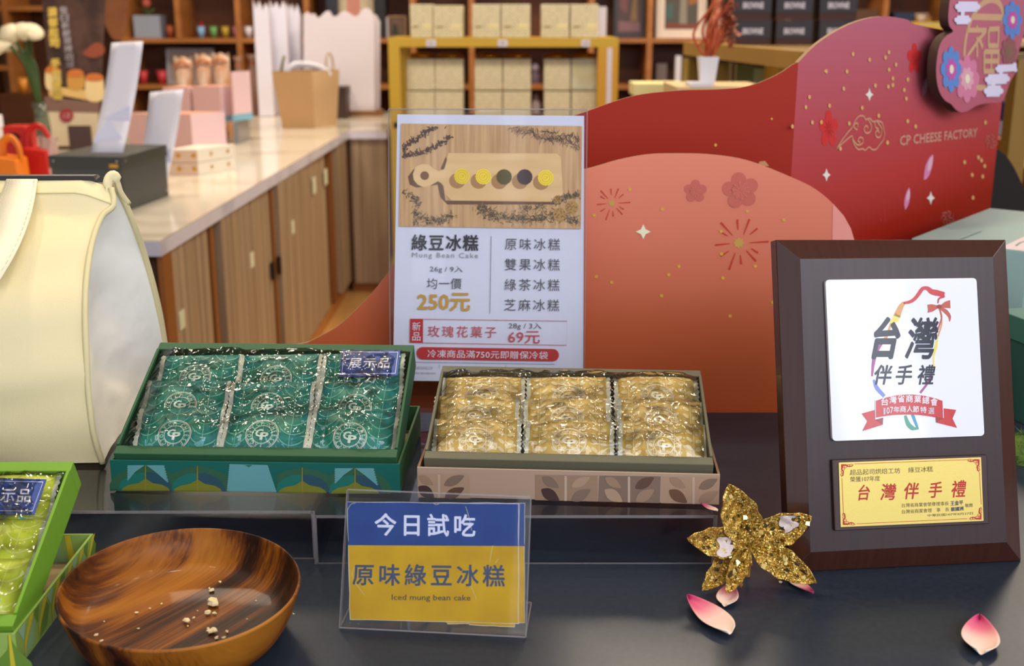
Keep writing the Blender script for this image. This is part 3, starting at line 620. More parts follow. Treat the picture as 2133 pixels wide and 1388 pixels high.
f.text('28g / 3入', (1030, 800), (1302, 804), (1028, 862), n, DG, 1); f.text('69元', (1028, 872), (1288, 874), (1025, 974), n, RL, 1, bold=.01)
yt = lambda x: 1003+(x-300)*.015
f.poly([(300+50*math.cos(a)+18, 1055+51*math.sin(a)) for a in [math.pi/2+i*math.pi/10 for i in range(11)]]+[(1395+50*math.cos(a), 1071+51*math.sin(a)) for a in [-math.pi/2+i*math.pi/10 for i in range(11)]], 'red_pill', RD, 1)
f.text('冷凍商品滿750元即贈保冷袋', (360, 1026), (1355, 1042), (358, 1090), n, WH, 2, space=1.02)
f.stroke([(222, 1128), (1410, 1146)], 3, 'rule', GY, 1); f.stroke([(458, 1150), (456, 1180)], 3, 'rule', GY, 1); f.stroke([(1006, 1155), (1005, 1180)], 3, 'rule', GY, 1)
f.text('超品起司烘焙工坊', (224, 1162), (402, 1164), (224, 1188), n, mat('print_pale_grey', (168, 160, 170), .55), 1); f.text('冷凍保存 請於效期內食用', (224, 1208), (425, 1212), (224, 1226), n, mat('print_pale_grey'), 1)
f.flush()
# ================================================================ small tasting sign
M, w = frame_from((710, 1308), (1095, 1328), TZ); M = M @ Matrix.Rotation(math.radians(-22.5), 4, 'X')
sg = thing('table_sign', 'small clear acrylic table sign with a blue and yellow creased card, beside the wooden bowl', 'sign holder', M); hw = w/2; Hs = .1135
MB().box(-hw, hw, -.0042, -.0027, 0, Hs).build('front_pane', ACR, sg); MB().box(-hw, hw, .0008, .0023, 0, Hs).build('back_pane', ACR, sg)
MB().box(-hw, hw, -.0043, .0024, Hs, Hs+.0012).box(-hw-.0007, -hw, -.0043, .0024, 0, Hs).box(hw, hw+.0007, -.0043, .0024, 0, Hs).box(-hw, hw, -.0046, -.0040, 0, .0012).build('polished_edge', ACE, sg)
Rb = Matrix.Rotation(math.radians(22.5), 4, 'X'); MB().box(-hw, hw, .000, .055, .0002, .0018).xf(Rb).build('foot', ACR, sg); MB().box(-hw, hw, .0545, .0555, .0001, .0022).box(-hw-.0004, -hw+.0004, 0, .055, .0002, .002).box(hw-.0004, hw+.0004, 0, .055, .0002, .002).xf(Rb).build('foot_edge', ACE, sg)
YS = mat('sign_yellow', (208, 164, 14), .6, spec=.2, noise_=((40, 40, 40), (188, 144, 10), 3, .35, .75), bump=(60, .25, .002)); BS = mat('sign_blue', (34, 62, 124), .6, spec=.2, noise_=((40, 40, 40), (42, 74, 138), 3, .35, .75), bump=(60, .25, .002))
PWH = mat('worn_paper', (214, 206, 198), .7); rr = random.Random(11)
def rough_edge(P, k=9, a=3.5):
    out = []
    for i in range(len(P)):
        p, q = P[i], P[(i+1) % len(P)]
        for j in range(k): t = j/k; out.append((p[0]+(q[0]-p[0])*t+rr.uniform(-a, a), p[1]+(q[1]-p[1])*t+rr.uniform(-a, a)))
    return out
def card(px, yoff, name, blue_to=540):
    f = Face(sg, Matrix.Translation((0, yoff, 0)), lift=.00008).crop(680, 1000, 3.965)
    base = rough_edge(px); MB().prism([f.uv(*p) for p in base], yoff, yoff+.0003).build(name, PWH, sg)
    cx = sum(p[0] for p in px)/4; cy = sum(p[1] for p in px)/4
    ins = [(x+(cx-x)*.006+rr.uniform(-1, 1), y+(cy-y)*.008+rr.uniform(-1, 1)) for x, y in base]
    f.poly(ins, 'yellow_print', YS, 1); top = [p for p in ins if p[1] < blue_to]; xs = sorted(ins, key=lambda p: p[0])
    xl = min(p[0] for p in top); xr = max(p[0] for p in top)
    i0 = [i for i, p in enumerate(ins) if p[1] < blue_to]
    T_ = [p for p in ins if p[1] < blue_to]; T_.sort(key=lambda p: math.atan2(p[1]-blue_to-1, p[0]-(xl+xr)/2)); f.poly([(xl, blue_to)]+T_+[(xr, blue_to+8)], 'blue_print', BS, 2)
    return f
card([(190, 185), (1640, 190), (1637, 1180), (1000, 1195)], .0004, 'card').flush()
card([(200, 190), (1600, 195), (1555, 1218), (1180, 1200)], .0000, 'card').flush()
f = card([(168, 180), (1588, 194), (1588, 1190), (192, 1155)], -.0006, 'card')
f.text('今日試吃', (402, 278), (1228, 288), (400, 458), 'lettering', mat('print_pale_blue', (216, 220, 238), .5), 3, bold=.018, space=1.3)
NV = mat('print_slate_blue', (52, 66, 92), .5)
f.text('原味綠豆冰糕', (222, 695), (1472, 706), (218, 868), 'lettering', NV, 3, bold=.018, space=1.3); f.text('Iced mung bean cake', (540, 946), (1190, 952), (539, 1006), 'lettering', mat('print_dark_olive', (60, 52, 30), .5), 3, bold=.008)
for P in ([(1350, 680), (1362, 600), (1375, 540)], [(1395, 690), (1420, 650)], [(230, 720), (215, 780), (240, 850), (320, 960)], [(880, 190), (905, 205), (930, 198)], [(1150, 220), (1175, 300), (1200, 420)], [(1180, 860), (1195, 880), (1240, 990)], [(170, 260), (200, 205), (240, 190)]):
    f.stroke(P, 3, 'crease', mat('crease_pale', (214, 202, 150), .6), 3, smooth=3)
f.flush()
# ================================================================ award plaque
M, w = frame_from((1643, 1192), (2125, 1168), TZ); M = M @ Matrix.Rotation(math.radians(-16.3), 4, 'X')
pq = thing('award_plaque', 'dark wooden award plaque with a white tile and a gold plate, at the right', 'plaque', M)
MW = mat('plaque_wood', (54, 24, 14), .32, spec=.5, coat=.3, noise_=((260, 30, 10), (64, 30, 17), 4, .3, .75)); MF = mat('plaque_face', (42, 26, 25), .36, spec=.45, noise_=((300, 60, 9), (52, 32, 29), 5, .3, .75))
f0 = Face(pq, Matrix.Translation((0, 0, 0))); fi = Face(pq, Matrix.Translation((0, -.011, 0)))
o4 = [f0.uv(*p) for p in ((1615, 500), (2093, 500), (2125, 1168), (1643, 1192))]; i4 = [fi.uv(*p) for p in ((1666.5, 539.5), (2068, 535.5), (2097, 1130), (1688, 1151))]
o4[2] = (o4[2][0], 0); o4[3] = (o4[3][0], 0)
m = MB(); V = [(p[0], .014, p[1]) for p in o4]+[(p[0], -.0015, p[1]) for p in o4]+[(p[0], -.011, p[1]) for p in i4]
m.add(V, [(0, 1, 2, 3)]+[(a, a+4, (a+1) % 4+4, (a+1) % 4) for a in range(4)]+[(a+4, a+8, (a+1) % 4+8, (a+1) % 4+4) for a in range(4)]); m.build('bevelled_frame', MW, pq, bevel=.0006)
MB().prism(i4, -.0112, -.0100).build('face_panel', MF, pq)
def rounded(P, r, k=5):
    out = []; n = len(P)
    for i in range(n):
        p = Vector(P[i]); a = (Vector(P[i-1])-p).normalized(); b = (Vector(P[(i+1) % n])-p).normalized(); A = p+a*r; B = p+b*r
        for j in range(k+1): t = j/k; out.append(tuple(A*(1-t)**2+p*2*t*(1-t)+B*t*t))
    return out
ft = Face(pq, Matrix.Translation((0, -.0152, 0)), lift=.0001).crop(1600, 480, 2.891)
MB().prism(rounded([ft.uv(*p) for p in ((345, 298), (1255, 287), (1303, 1238), (388, 1270))], .004), -.0152, -.011).build('white_tile', mat('glazed_white', (226, 228, 240), .07, spec=.6), pq, bevel=.0006)
f = ft; n = 'ribbon_map_print'
R1 = mat('tile_red', (194, 62, 62), .12); R2 = mat('tile_orange', (208, 150, 92), .12); R3 = mat('tile_yellow', (222, 208, 96), .12); R4 = mat('tile_purple', (158, 76, 140), .12); R5 = mat('tile_blue', (112, 132, 200), .12); R6 = mat('tile_green', (78, 156, 132), .12); R7 = mat('tile_teal', (74, 148, 178), .12); RB = mat('tile_brick', (184, 92, 76), .12)
f.stroke([(1062, 388), (1020, 378), (985, 370), (958, 350), (930, 352), (905, 385), (880, 415), (850, 432), (815, 438)], 24, n, R1, 1, smooth=5, taper=(1.2, 1.5, 1.3, .9, 1, .9, .8, .6))
f.stroke([(1050, 385), (1060, 400), (1030, 412), (1022, 440)], 9, n, R1, 1, smooth=5)
f.stroke([(818, 436), (800, 460), (785, 492), (775, 520)], 36, n, R2, 1, smooth=5, taper=(.6, 1, 1.2)); f.stroke([(780, 508), (765, 535), (735, 562)], 40, n, R3, 1, smooth=5, taper=(1, 1.1, .3))
f.stroke([(740, 560), (720, 620), (700, 665)], 22, n, R2, 1, smooth=5, taper=(.5, 1)); f.stroke([(690, 670), (655, 720), (635, 790), (625, 880)], 22, n, R4, 1, smooth=5, taper=(.8, 1.3, 1, .5))
f.stroke([(635, 900), (655, 950), (700, 1000)], 22, n, R5, 1, smooth=5, taper=(.6, 1.2, 1)); f.stroke([(985, 860), (960, 920), (915, 980)], 14, n, R4, 1, smooth=5); f.stroke([(1020, 640), (1010, 700), (995, 770), (1000, 840)], 16, n, R3, 1, smooth=5, taper=(.6, 1.2, .6, .6))
f.stroke([(1035, 480), (1045, 560), (1022, 640)], 9, n, R2, 1, smooth=5)
f.stroke([(825, 1115), (842, 1165), (866, 1190), (885, 1195)], 26, n, R6, 1, smooth=5, taper=(.6, 1.1, 1.1, .6)); f.stroke([(868, 1108), (884, 1150), (900, 1192)], 24, n, R7, 1, smooth=5, taper=(.9, .8, .6)); f.stroke([(850, 1185), (880, 1195), (906, 1190)], 16, n, R6, 2, smooth=5)
n = 'bow_print'
f.poly([(1018, 452), (985, 445), (958, 448), (962, 480), (960, 497), (990, 490), (1022, 470)], n, RB, 2); f.poly([(1040, 450), (1065, 430), (1095, 420), (1098, 470), (1070, 468), (1040, 468)], n, RB, 2); f.ell(1030, 460, 16, 13, n, mat('tile_dark_red', (150, 60, 54), .12), 3)
f.stroke([(1035, 468), (1070, 490), (1092, 520), (1092, 550)], 16, n, RB, 2, smooth=5, taper=(1, 1.6, 1.2, .2)); f.stroke([(1030, 470), (1045, 520), (1035, 560), (1022, 600)], 9, n, RB, 2, smooth=5)
f.stroke([(1022, 440), (1025, 415), (1045, 400), (1062, 402)], 8, n, R1, 2, smooth=5)
BKT = mat('tile_black', (40, 44, 54), .12)
f.text('台', (650, 530), (800, 530), (628, 768), 'brush_lettering', BKT, 4, bold=.035, shear=.15); f.text('灣', (842, 528), (1026, 528), (826, 772), 'brush_lettering', BKT, 4, bold=.018, shear=.15)
for c_, x0, x1 in (('伴', 640, 742), ('手', 770, 864), ('禮', 902, 1000)): f.text(c_, (x0+6, 812), (x1+6, 812), (x0-4, 928), 'brush_lettering', BKT, 4, bold=.018, shear=.12)
n = 'banner_print'
f.poly([(645, 1026)]+[(645+405*t, 1026-155*t*(1-t)) for t in [i/12 for i in range(13)]]+[(1054, 1128)]+[(1054-410*t, 1128-40*4*t*(1-t)*.6-8*t+10) for t in [i/12 for i in range(13)]], n, R1, 4)
f.poly([(562, 1104), (640, 1082), (645, 1140), (690, 1172), (566, 1210), (596, 1150)], n, R1, 3); f.poly([(1132, 1082), (1056, 1072), (1052, 1130), (1010, 1158), (1137, 1190), (1110, 1134)], n, R1, 3)
f.poly([(645, 1140), (692, 1128), (690, 1170)], n, mat('tile_dark_red'), 5); f.poly([(1052, 1134), (1008, 1120), (1010, 1158)], n, mat('tile_dark_red'), 5)
f.stroke([(645, 1026)]+[(645+405*t, 1026-155*t*(1-t)) for t in [i/12 for i in range(1, 13)]], 4, n, WH, 6); f.stroke([(645, 1026), (645, 1138)], 4, n, WH, 6); f.stroke([(1050, 1026), (1054, 1130)], 4, n, WH, 6)
TW = mat('tile_white_print', (232, 230, 236), .12)
for i, c_ in enumerate('台灣省商業總會'):
    x = 700+i*49.5; y = 1032-20*(1-((i-3)/3)**2)+(0 if i < 3 else 2); f.textbox(c_, x-21, y-22, x+21, y+22, n, TW, 7, bold=.012)
s_ = '107年商人節特選'; xs = [698, 720, 742, 772, 810, 850, 888, 933, 980]
for i, c_ in enumerate(s_):
    hw_ = 9 if c_.isdigit() else 18; x = xs[i]; y = 1090-14*(1-((x-845)/150)**2); f.textbox(c_, x-hw_+(4 if c_ == '1' else 0), y-19, x+hw_-(4 if c_ == '1' else 0), y+19, n, TW, 7, bold=.01)
f.flush()
fb = Face(pq, Matrix.Translation((0, -.0155, 0))).crop(1600, 900, 2.844)
MB().prism([fb.uv(*p) for p in ((378, 165), (1300, 135), (1315, 545), (395, 588))], -.0155, -.011).build('plate_block', mat('plaque_block', (52, 26, 22), .35, coat=.2), pq, bevel=.0012)
fg = Face(pq, Matrix.Translation((0, -.0165, 0)), lift=.0001).crop(1600, 900, 2.844); f = fg
MB().prism([fg.uv(*p) for p in ((418, 182), (1262, 150), (1277, 528), (430, 565))], -.0165, -.0154).build('gold_plate', mat('gold_plate', (216, 194, 104), .4, metal=.4, bump=(900, .12, .0006)), pq, bevel=.0002)
PR = mat('plate_red', (180, 32, 24), .5); PK_ = mat('plate_brown', (96, 76, 48), .45); PBL = mat('plate_blue_black', (44, 50, 80), .45)
for a, b in (((512, 190), (1175, 165)), ((1252, 240), (1262, 430)), ((1180, 515), (525, 545)), ((446, 490), (437, 275))): f.stroke([a, b], 3, 'border_line', PR, 1)
for cx, cy, sx, sy in ((432, 192, 1, 1), (1252, 162, -1, 1), (1264, 520, -1, -1), (442, 552, 1, -1)):
    f.poly([(cx, cy), (cx+sx*34, cy), (cx+sx*26, cy+sy*10), (cx+sx*14, cy+sy*9), (cx+sx*10, cy+sy*22), (cx, cy+sy*36)], 'corner_ornament', PR, 1)
    for k, (dx, dy) in enumerate(((26, 14), (14, 28), (44, 8), (8, 44), (60, 6), (6, 62))): f.ring(cx+sx*dx, cy+sy*dy, 8, 7, 3, 'corner_ornament', PR, 2, 10)
    f.stroke([(cx+sx*30, cy+sy*4), (cx+sx*52, cy+sy*14), (cx+sx*76, cy+sy*2)], 5, 'corner_ornament', PR, 2, smooth=4, taper=(1, 1.2, .3)); f.stroke([(cx+sx*4, cy+sy*30), (cx+sx*14, cy+sy*52), (cx+sx*2, cy+sy*76)], 5, 'corner_ornament', PR, 2, smooth=4, taper=(1, 1.2, .3))
n = 'lettering'
f.text('超品起司烘焙工坊', (484, 224), (782, 212), (484, 258), n, PK_, 2); f.text('綠豆冰糕', (830, 210), (975, 203), (831, 243), n, PK_, 2); f.text('榮獲107年度', (486, 266), (662, 259), (487, 298), n, PK_, 2)
for c_, x, y, ww, hh in (('台', 568, 360, 66, 90), ('灣', 712, 356, 88, 96), ('伴', 848, 350, 84, 96), ('手', 990, 344, 76, 92), ('禮', 1128, 338, 82, 98)):
    f.text(c_, (x-ww/2+4, y-hh/2+1), (x+ww/2+4, y-hh/2-2), (x-ww/2-2, y+hh/2+1), n, PR, 2, bold=.014, shear=.08)
f.text('台灣省商業會榮譽理事長', (790, 424), (1070, 412), (791, 448), n, PK_, 2); f.text('台灣省商業會理　事　長', (791, 462), (1072, 447), (792, 486), n, PK_, 2)
f.text('王金平', (1080, 411), (1154, 404), (1081, 438), n, PBL, 2, bold=.02); f.text('蔡國洲', (1082, 448), (1156, 441), (1083, 472), n, PBL, 2, bold=.02); f.text('敬贈', (1166, 426), (1210, 423), (1167, 448), n, PK_, 2)
f.text('中華民國107年8月27日', (944, 488), (1212, 474), (945, 504), n, PK_, 2)
f.flush()
MB().hexa([(-.02, .014, .02), (.02, .014, .02), (.02, .018, .02), (-.02, .018, .02)], [(-.02, .014, .2), (.02, .014, .2), (.02, .018, .2), (-.02, .018, .2)]).build('easel_back', MW, pq)
# ================================================================ wooden bowl
ga = math.radians(58); bm = Matrix.Translation((-.268, .845, TZ)) @ Matrix.Rotation(ga-math.pi/2, 4, 'Z')
WB = mat('bowl_wood', (150, 90, 30), .52, spec=.25, coat=.03)
nt = WB.node_tree; b = nt.nodes['Principled BSDF']; tc = nt.nodes.new('ShaderNodeTexCoord'); cr = nt.nodes.new('ShaderNodeValToRGB')
mp = nt.nodes.new('ShaderNodeMapping'); mp.inputs['Scale'].default_value = (15, 2.2, 8); nz = nt.nodes.new('ShaderNodeTexNoise'); nz.inputs['Detail'].default_value = 3; nz.inputs['Scale'].default_value = 1; nz.inputs['Distortion'].default_value = .8
mp2 = nt.nodes.new('ShaderNodeMapping'); mp2.inputs['Scale'].default_value = (420, 16, 100); n2 = nt.nodes.new('ShaderNodeTexNoise'); n2.inputs['Scale'].default_value = 1; n2.inputs['Detail'].default_value = 3
L = nt.links; L.new(tc.outputs['Object'], mp.inputs[0]); L.new(tc.outputs['Object'], mp2.inputs[0]); L.new(mp.outputs[0], nz.inputs[0]); L.new(mp2.outputs[0], n2.inputs[0])
ad = nt.nodes.new('ShaderNodeMath'); ad.operation = 'MULTIPLY_ADD'; L.new(n2.outputs[0], ad.inputs[0]); ad.inputs[1].default_value = .22; L.new(nz.outputs[0], ad.inputs[2]); L.new(ad.outputs[0], cr.inputs[0])
e = cr.color_ramp.elements; e[0].position = .50; e[0].color = (*lin((36, 16, 8)), 1); e[1].position = .82; e[1].color = (*lin((164, 104, 30)), 1); q = e.new(.59); q.color = (*lin((90, 46, 12)), 1); q = e.new(.66); q.color = (*lin((138, 80, 18)), 1); L.new(cr.outputs[0], b.inputs['Base Color'])
bowl = thing('wooden_bowl', 'shallow oval wooden bowl with dark grain and cake crumbs, at the front left', 'bowl', bm)
prof = [(.60, .0), (.66, .0), (.80, .006), (.91, .022), (.97, .038), (1.0, .0470), (1.003, .0485), (.994, .0495), (.980, .0485), (.955, .039), (.91, .0305), (.86, .0245), (.80, .0205), (.70, .0185), (.50, .0172), (.25, .0166), (.001, .0165)]
m = MB(); nn = 96; ea = math.atan2(-.897, .442)-(ga-math.pi/2)
P2 = [(p[0], p[1]) for p in curve(prof, 3)]; o_ = []
for r, z in P2:
    for k in range(nn):
        a = 2*math.pi*k/nn; x = .1065*r*math.cos(a); y = .0945*r*math.sin(a); m.v.append((x*math.cos(ea)-y*math.sin(ea), x*math.sin(ea)+y*math.cos(ea), z))
for i in range(len(P2)-1):
    for k in range(nn): k2 = (k+1) % nn; m.f.append((i*nn+k, i*nn+k2, (i+1)*nn+k2, (i+1)*nn+k)); m.m.append(0)
m.f.append(tuple(range(nn))[::-1]); m.m.append(0)
m.build('bowl_body', WB, bowl, smooth=True)
CM = mat('crumb', (226, 208, 158), .8, bump=(900, .5, .001)); CM2 = mat('crumb_brown', (160, 110, 74), .8)
def crumb(px, py, s, label, grp, z=None, ox=90, oy=1080, k=3.742):
    p = at_z(ox+px/k, oy+py/k, z or TZ+.0180); m = MB().ball((0, 0, 0), s*.000125, 5, sc=(1.25, .9, .55)); r = random.Random(px)
    m.v = [tuple(Vector(v)*r.uniform(.65, 1.35)) for v in m.v]; o = m.build('cake_crumb', CM); o.location = p+Vector((0, 0, s*.00005)); o.rotation_euler = (0, 0, r.uniform(0, 6)); tag(o, label, 'crumb', grp); return o
G_ = 'small cake crumbs in the wooden bowl'
for i, (x, y, s) in enumerate(((728, 738, 10), (832, 705, 7), (922, 668, 7), (1172, 779, 8), (1378, 500, 10), (1296, 548, 8), (1350, 935, 12), (1408, 933, 10), (1432, 886, 10), (418, 915, 13), (452, 962, 11), (742, 862, 7), (475, 806, 6), (1126, 842, 6), (1204, 722, 5), (1658, 645, 6), (1588, 788, 5), (1335, 742, 12), (1285, 862, 9))):
    crumb(x, y, s, 'tiny pale cake crumb lying in the wooden bowl', G_)
crumb(1325, 670, 38, 'largest pale cake crumb, right of the centre of the wooden bowl', G_); crumb(1318, 888, 28, 'pale lumpy crumb near the front rim of the wooden bowl', G_); crumb(1118, 805, 22, 'pale crumb left of the others on the dark grain of the wooden bowl', G_); crumb(1283, 740, 20, 'flaky crumb just in front of the largest crumb in the wooden bowl', G_); crumb(1316, 563, 17, 'thin flat crumb behind the largest crumb in the wooden bowl', G_)
crumb(1950, 748, 8, 'lone white crumb on the table right of the wooden bowl', 'stray crumbs', TZ)
crumb(898, 855, 14, 'small white speck on the table under the golden flower', 'stray crumbs', TZ, 1380, 980, 3.653)
# ================================================================ golden glitter flower
fm = Matrix.Translation(at_z(1560, 1216, TZ)+Vector((0, .0, .0))) @ Matrix.Rotation(math.radians(-14), 4, 'X')
fl_ = thing('glitter_flower', 'gold glitter artificial flower with pointed petals, between the brown leaf box and the plaque', 'artificial flower', fm)
GG = mat('gold_glitter', (190, 140, 40), .28, metal=.6); nt = GG.node_tree; b = nt.nodes['Principled BSDF']; L = nt.links
tc = nt.nodes.new('ShaderNodeTexCoord'); vo = nt.nodes.new('ShaderNodeTexVoronoi'); vo.inputs['Scale'].default_value = 1100; L.new(tc.outputs['Object'], vo.inputs[0]); cr = nt.nodes.new('ShaderNodeValToRGB'); sp = nt.nodes.new('ShaderNodeSeparateColor'); L.new(vo.outputs['Color'], sp.inputs[0]); L.new(sp.outputs[0], cr.inputs[0])
e = cr.color_ramp.elements; e[0].color = (*lin((120, 84, 20)), 1); e[1].color = (*lin((252, 232, 140)), 1); q = e.new(.45); q.color = (*lin((196, 150, 56)), 1); q = e.new(.8); q.color = (*lin((232, 200, 104)), 1); L.new(cr.outputs[0], b.inputs['Base Color'])
vm = nt.nodes.new('ShaderNodeVectorMath'); vm.operation = 'MULTIPLY_ADD'; vm.inputs[1].default_value = (.9, .9, .9); vm.inputs[2].default_value = (-.45, -.45, -.45); L.new(vo.outputs['Color'], vm.inputs[0]); ge = nt.nodes.new('ShaderNodeNewGeometry'); v2 = nt.nodes.new('ShaderNodeVectorMath'); v2.operation = 'ADD'; L.new(ge.outputs['Normal'], v2.inputs[0]); L.new(vm.outputs[0], v2.inputs[1]); v3 = nt.nodes.new('ShaderNodeVectorMath'); v3.operation = 'NORMALIZE'; L.new(v2.outputs[0], v3.inputs[0]); L.new(v3.outputs[0], b.inputs['Normal'])
SQ = mat('sequin', (230, 200, 120), .12, metal=1); HOLE = mat('petal_cutout_dark', (52, 38, 14), .6); FELT = mat('white_felt', (222, 206, 196), .9, bump=(1200, .6, .001))
ff = Face(fl_).crop(1380, 980, 3.653)
PT = [((655, 560), (470, 80), 290, .012, .02, 1), ((690, 530), (1112, 338), 250, .010, .010, 2), ((680, 570), (1112, 805), 225, .008, .026, 3), ((600, 590), (272, 868), 185, .006, .022, 4), ((640, 590), (432, 868), 150, .010, .034, 5), ((640, 560), (166, 488), 235, .010, .018, 6)]
def petal(base, tip, wd, fold, fwd, seed):
    a = Vector(ff.uv(*base)); b = Vector(ff.uv(*tip)); d = b-a; n_ = Vector((-d.y, d.x)).normalized(); k = wd/3.653*.00044; r = random.Random(seed)
    def srf(t, s, off=0):
        wv = k*(math.sin(math.pi*min(1, t**.8*.98+.02))**.75)*(1+.05*math.sin(t*22+seed)); p = a+d*t+n_*(s*wv/2)
        y = -fwd*t**1.3-fold*(abs(s)-.3)*math.sin(math.pi*t)+.0012*math.sin(t*30+s*6+seed)
        return Vector((p.x, y-off, p.y))
    MB().grid(lambda u, v: srf(v, u*2-1), 14, 26).build('petal', GG, fl_, solid=.0008)
    mh = MB(); msq = MB(); mf = MB()
    for i in range(13):
        t = r.uniform(.15, .85); s = r.uniform(-.7, .7); q_ = .00050*r.uniform(2.6, 5)
        ds, dt = q_/(k*.5), q_/d.length*1.5; c = [srf(t+dt*y_, s+ds*x_*(.6 if r.random() < .3 else 1), .0009) for x_, y_ in ((0, -1), (1, 0), (0, 1), (-1, 0))]; (mh if i < 9 else msq).add(c, [(0, 1, 2, 3)])
    for i in range(9):
        t = r.uniform(.15, .9); s = r.uniform(-.9, .9); c = srf(t, s, .0022); rr_ = Matrix.Rotation(r.uniform(0, 6), 3, 'Y') @ Matrix.Rotation(r.uniform(-.9, .9), 3, 'X'); q_ = r.uniform(.0011, .0024)
        msq.add([c+rr_ @ Vector(v)*q_ for v in ((-1, 0, -.8), (1, 0, -.9), (.8, 0, 1), (-.9, 0, .7))], [(0, 1, 2, 3)])
    mh.build('petal_cutouts', HOLE, fl_)['kind'] = 'stuff'; msq.build('sequins', SQ, fl_)['kind'] = 'stuff'
    if seed in (2, 6):
        t0, s0 = (.62, .25) if seed == 2 else (.35, .3)
        mf.grid(lambda u, v: srf(t0+.24*(u-.5)+.03*math.sin(v*9), s0+(v-.5)*1.15, .0014+.0006*math.sin(u*3.14)), 6, 10).build('felt_patch', FELT, fl_, smooth=True)
    return srf
for p in PT: petal(*p)
m = MB(); r = random.Random(2); c = Vector(ff.uv(655, 575)); 
for i in range(12):
    a = r.uniform(0, 6.28); m.tube([(c.x, -.002, c.y), (c.x+.004*math.cos(a), -.010, c.y+.005*math.sin(a)), (c.x+.010*math.cos(a), -.016, c.y+.014*math.sin(a))], .0009, 5)
m.build('stamens', GG, fl_)
c2 = Vector(ff.uv(655, 600)); MB().tube([(c2.x, .0, c2.y), (c2.x+.002, .010, c2.y-.018), (c2.x+.002, .014, .002)], .0022, 8).build('stem', mat('gold_stem', (150, 110, 50), .5), fl_)
# ================================================================ loose petals
PM = grad('petal_pink', [(0, (240, 222, 204)), (.45, (238, 196, 180)), (.72, (214, 110, 130)), (1, (186, 52, 104))], axis=1, lo=-.5, hi=.5, rough=.45)
def loose(base, tip, wd, label, z=TZ, crop=(1380, 980, 3.653), asym=0, name='flower_petal'):
    ox, oy, k = crop; b = at_z(ox+base[0]/k, oy+base[1]/k, z); t = at_z(ox+tip[0]/k, oy+tip[1]/k, z); d = t-b; L = d.length; w_ = wd/k*.00044/L*1.02
    prof = lambda v: (math.sin(math.pi*min(1, max(0, v))**1.0)**.62)*(1-.45*v)*1.28
    def fn(u, v): s = u*2-1; h = .16*w_*s*s+.05*abs(v-.4)+.02*v**4; return (s*w_/2*prof(.02+v*.975)+asym*math.sin(math.pi*v)*.1, v-.5, h+.02)
    ms = MB().grid(fn, 12, 18).build(name, PM, None, smooth=True, solid=.012); x = Vector((d.y, -d.x, 0)).normalized(); M_ = Matrix((x, d.normalized(), Vector((0, 0, 1)))).transposed().to_4x4() @ Matrix.Diagonal((L, L, L, 1)); M_.translation = (b+t)/2+Vector((0, 0, .0008)); ms.matrix_world = M_
    ms.modifiers['solid'].offset = 0; tag(ms, label, 'flower petal', 'loose pink petals'); return ms
loose((513, 1275), (190, 1017), 215, 'long pink and cream petal, lying frontmost below the golden flower', asym=.3)
loose((470, 1056), (522, 902), 150, 'small round pink petal, just in front of the golden flower')
loose((946, 826), (1146, 966), 100, 'narrow pink petal with dark tip, under the plaque\'s left corner')
loose((1258, 1340), (1247, 1138), 182, 'wide pink petal alone at the right front of the table', crop=(1600, 900, 2.844))
loose((418, 325), (292, 272), 60, 'pink petal on the riser, beside the right corner of the brown leaf box', z=RZ)
# ================================================================ red festive display board
bd = thing('festival_board', 'large red cardboard festival backdrop with salmon hill and folded right wing, behind the table display', 'display board', (0, 1.405, TZ))
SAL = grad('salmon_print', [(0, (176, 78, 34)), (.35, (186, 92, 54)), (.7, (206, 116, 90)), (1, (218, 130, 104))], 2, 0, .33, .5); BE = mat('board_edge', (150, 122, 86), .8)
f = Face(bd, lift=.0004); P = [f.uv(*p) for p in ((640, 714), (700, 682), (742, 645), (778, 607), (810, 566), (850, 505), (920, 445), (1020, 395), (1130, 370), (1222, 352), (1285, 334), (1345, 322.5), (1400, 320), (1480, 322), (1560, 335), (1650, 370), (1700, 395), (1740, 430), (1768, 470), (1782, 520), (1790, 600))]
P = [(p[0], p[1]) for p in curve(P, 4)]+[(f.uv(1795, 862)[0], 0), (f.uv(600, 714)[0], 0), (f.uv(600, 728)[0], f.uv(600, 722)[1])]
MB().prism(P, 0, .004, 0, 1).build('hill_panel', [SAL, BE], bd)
f.crop(1200, 300, 3.4696)
f.poly([(1856, 430), (1935, 520), (1985, 610), (2018, 720), (1850, 740)], 'flap_tone', mat('salmon_pale', (222, 142, 128), .5), 1)  # angled flap drawn flat, its lighter tone put into the colour
FR = mat('firework_red', (184, 46, 20), .5); FG = mat('firework_gold', (186, 148, 66), .5); DOT = mat('gold_dot', (204, 158, 52), .5); BL_ = mat('blossom_rose', (190, 94, 78), .5); STW = mat('star_cream', (228, 224, 186), .5)
def firework(cx, cy, s, lines):
    for x0, y0, x1, y1 in lines: f.stroke([(cx+(x0)*s, cy+y0*s), (cx+x1*s, cy+y1*s)], 11*s, 'firework_print', FR, 2, taper=(.5, 1.3))
    f.poly(flower5(cx, cy, 38*s, 38*s, 0, 8, 48, .3), 'firework_print', FG, 1)
LN = [(-45, -55, -130, -148), (-5, -95, -10, -170), (35, -60, 78, -172), (80, -60, 135, -105), (80, -2, 215, -10), (90, 40, 140, 72), (55, 55, 125, 132), (12, 88, 18, 155), (-25, 70, -70, 195), (-70, 58, -130, 95), (-65, 5, -170, 15), (-80, -50, -132, -82)]
firework(1175, 715, 1, LN); firework(258, 428, .62, LN)
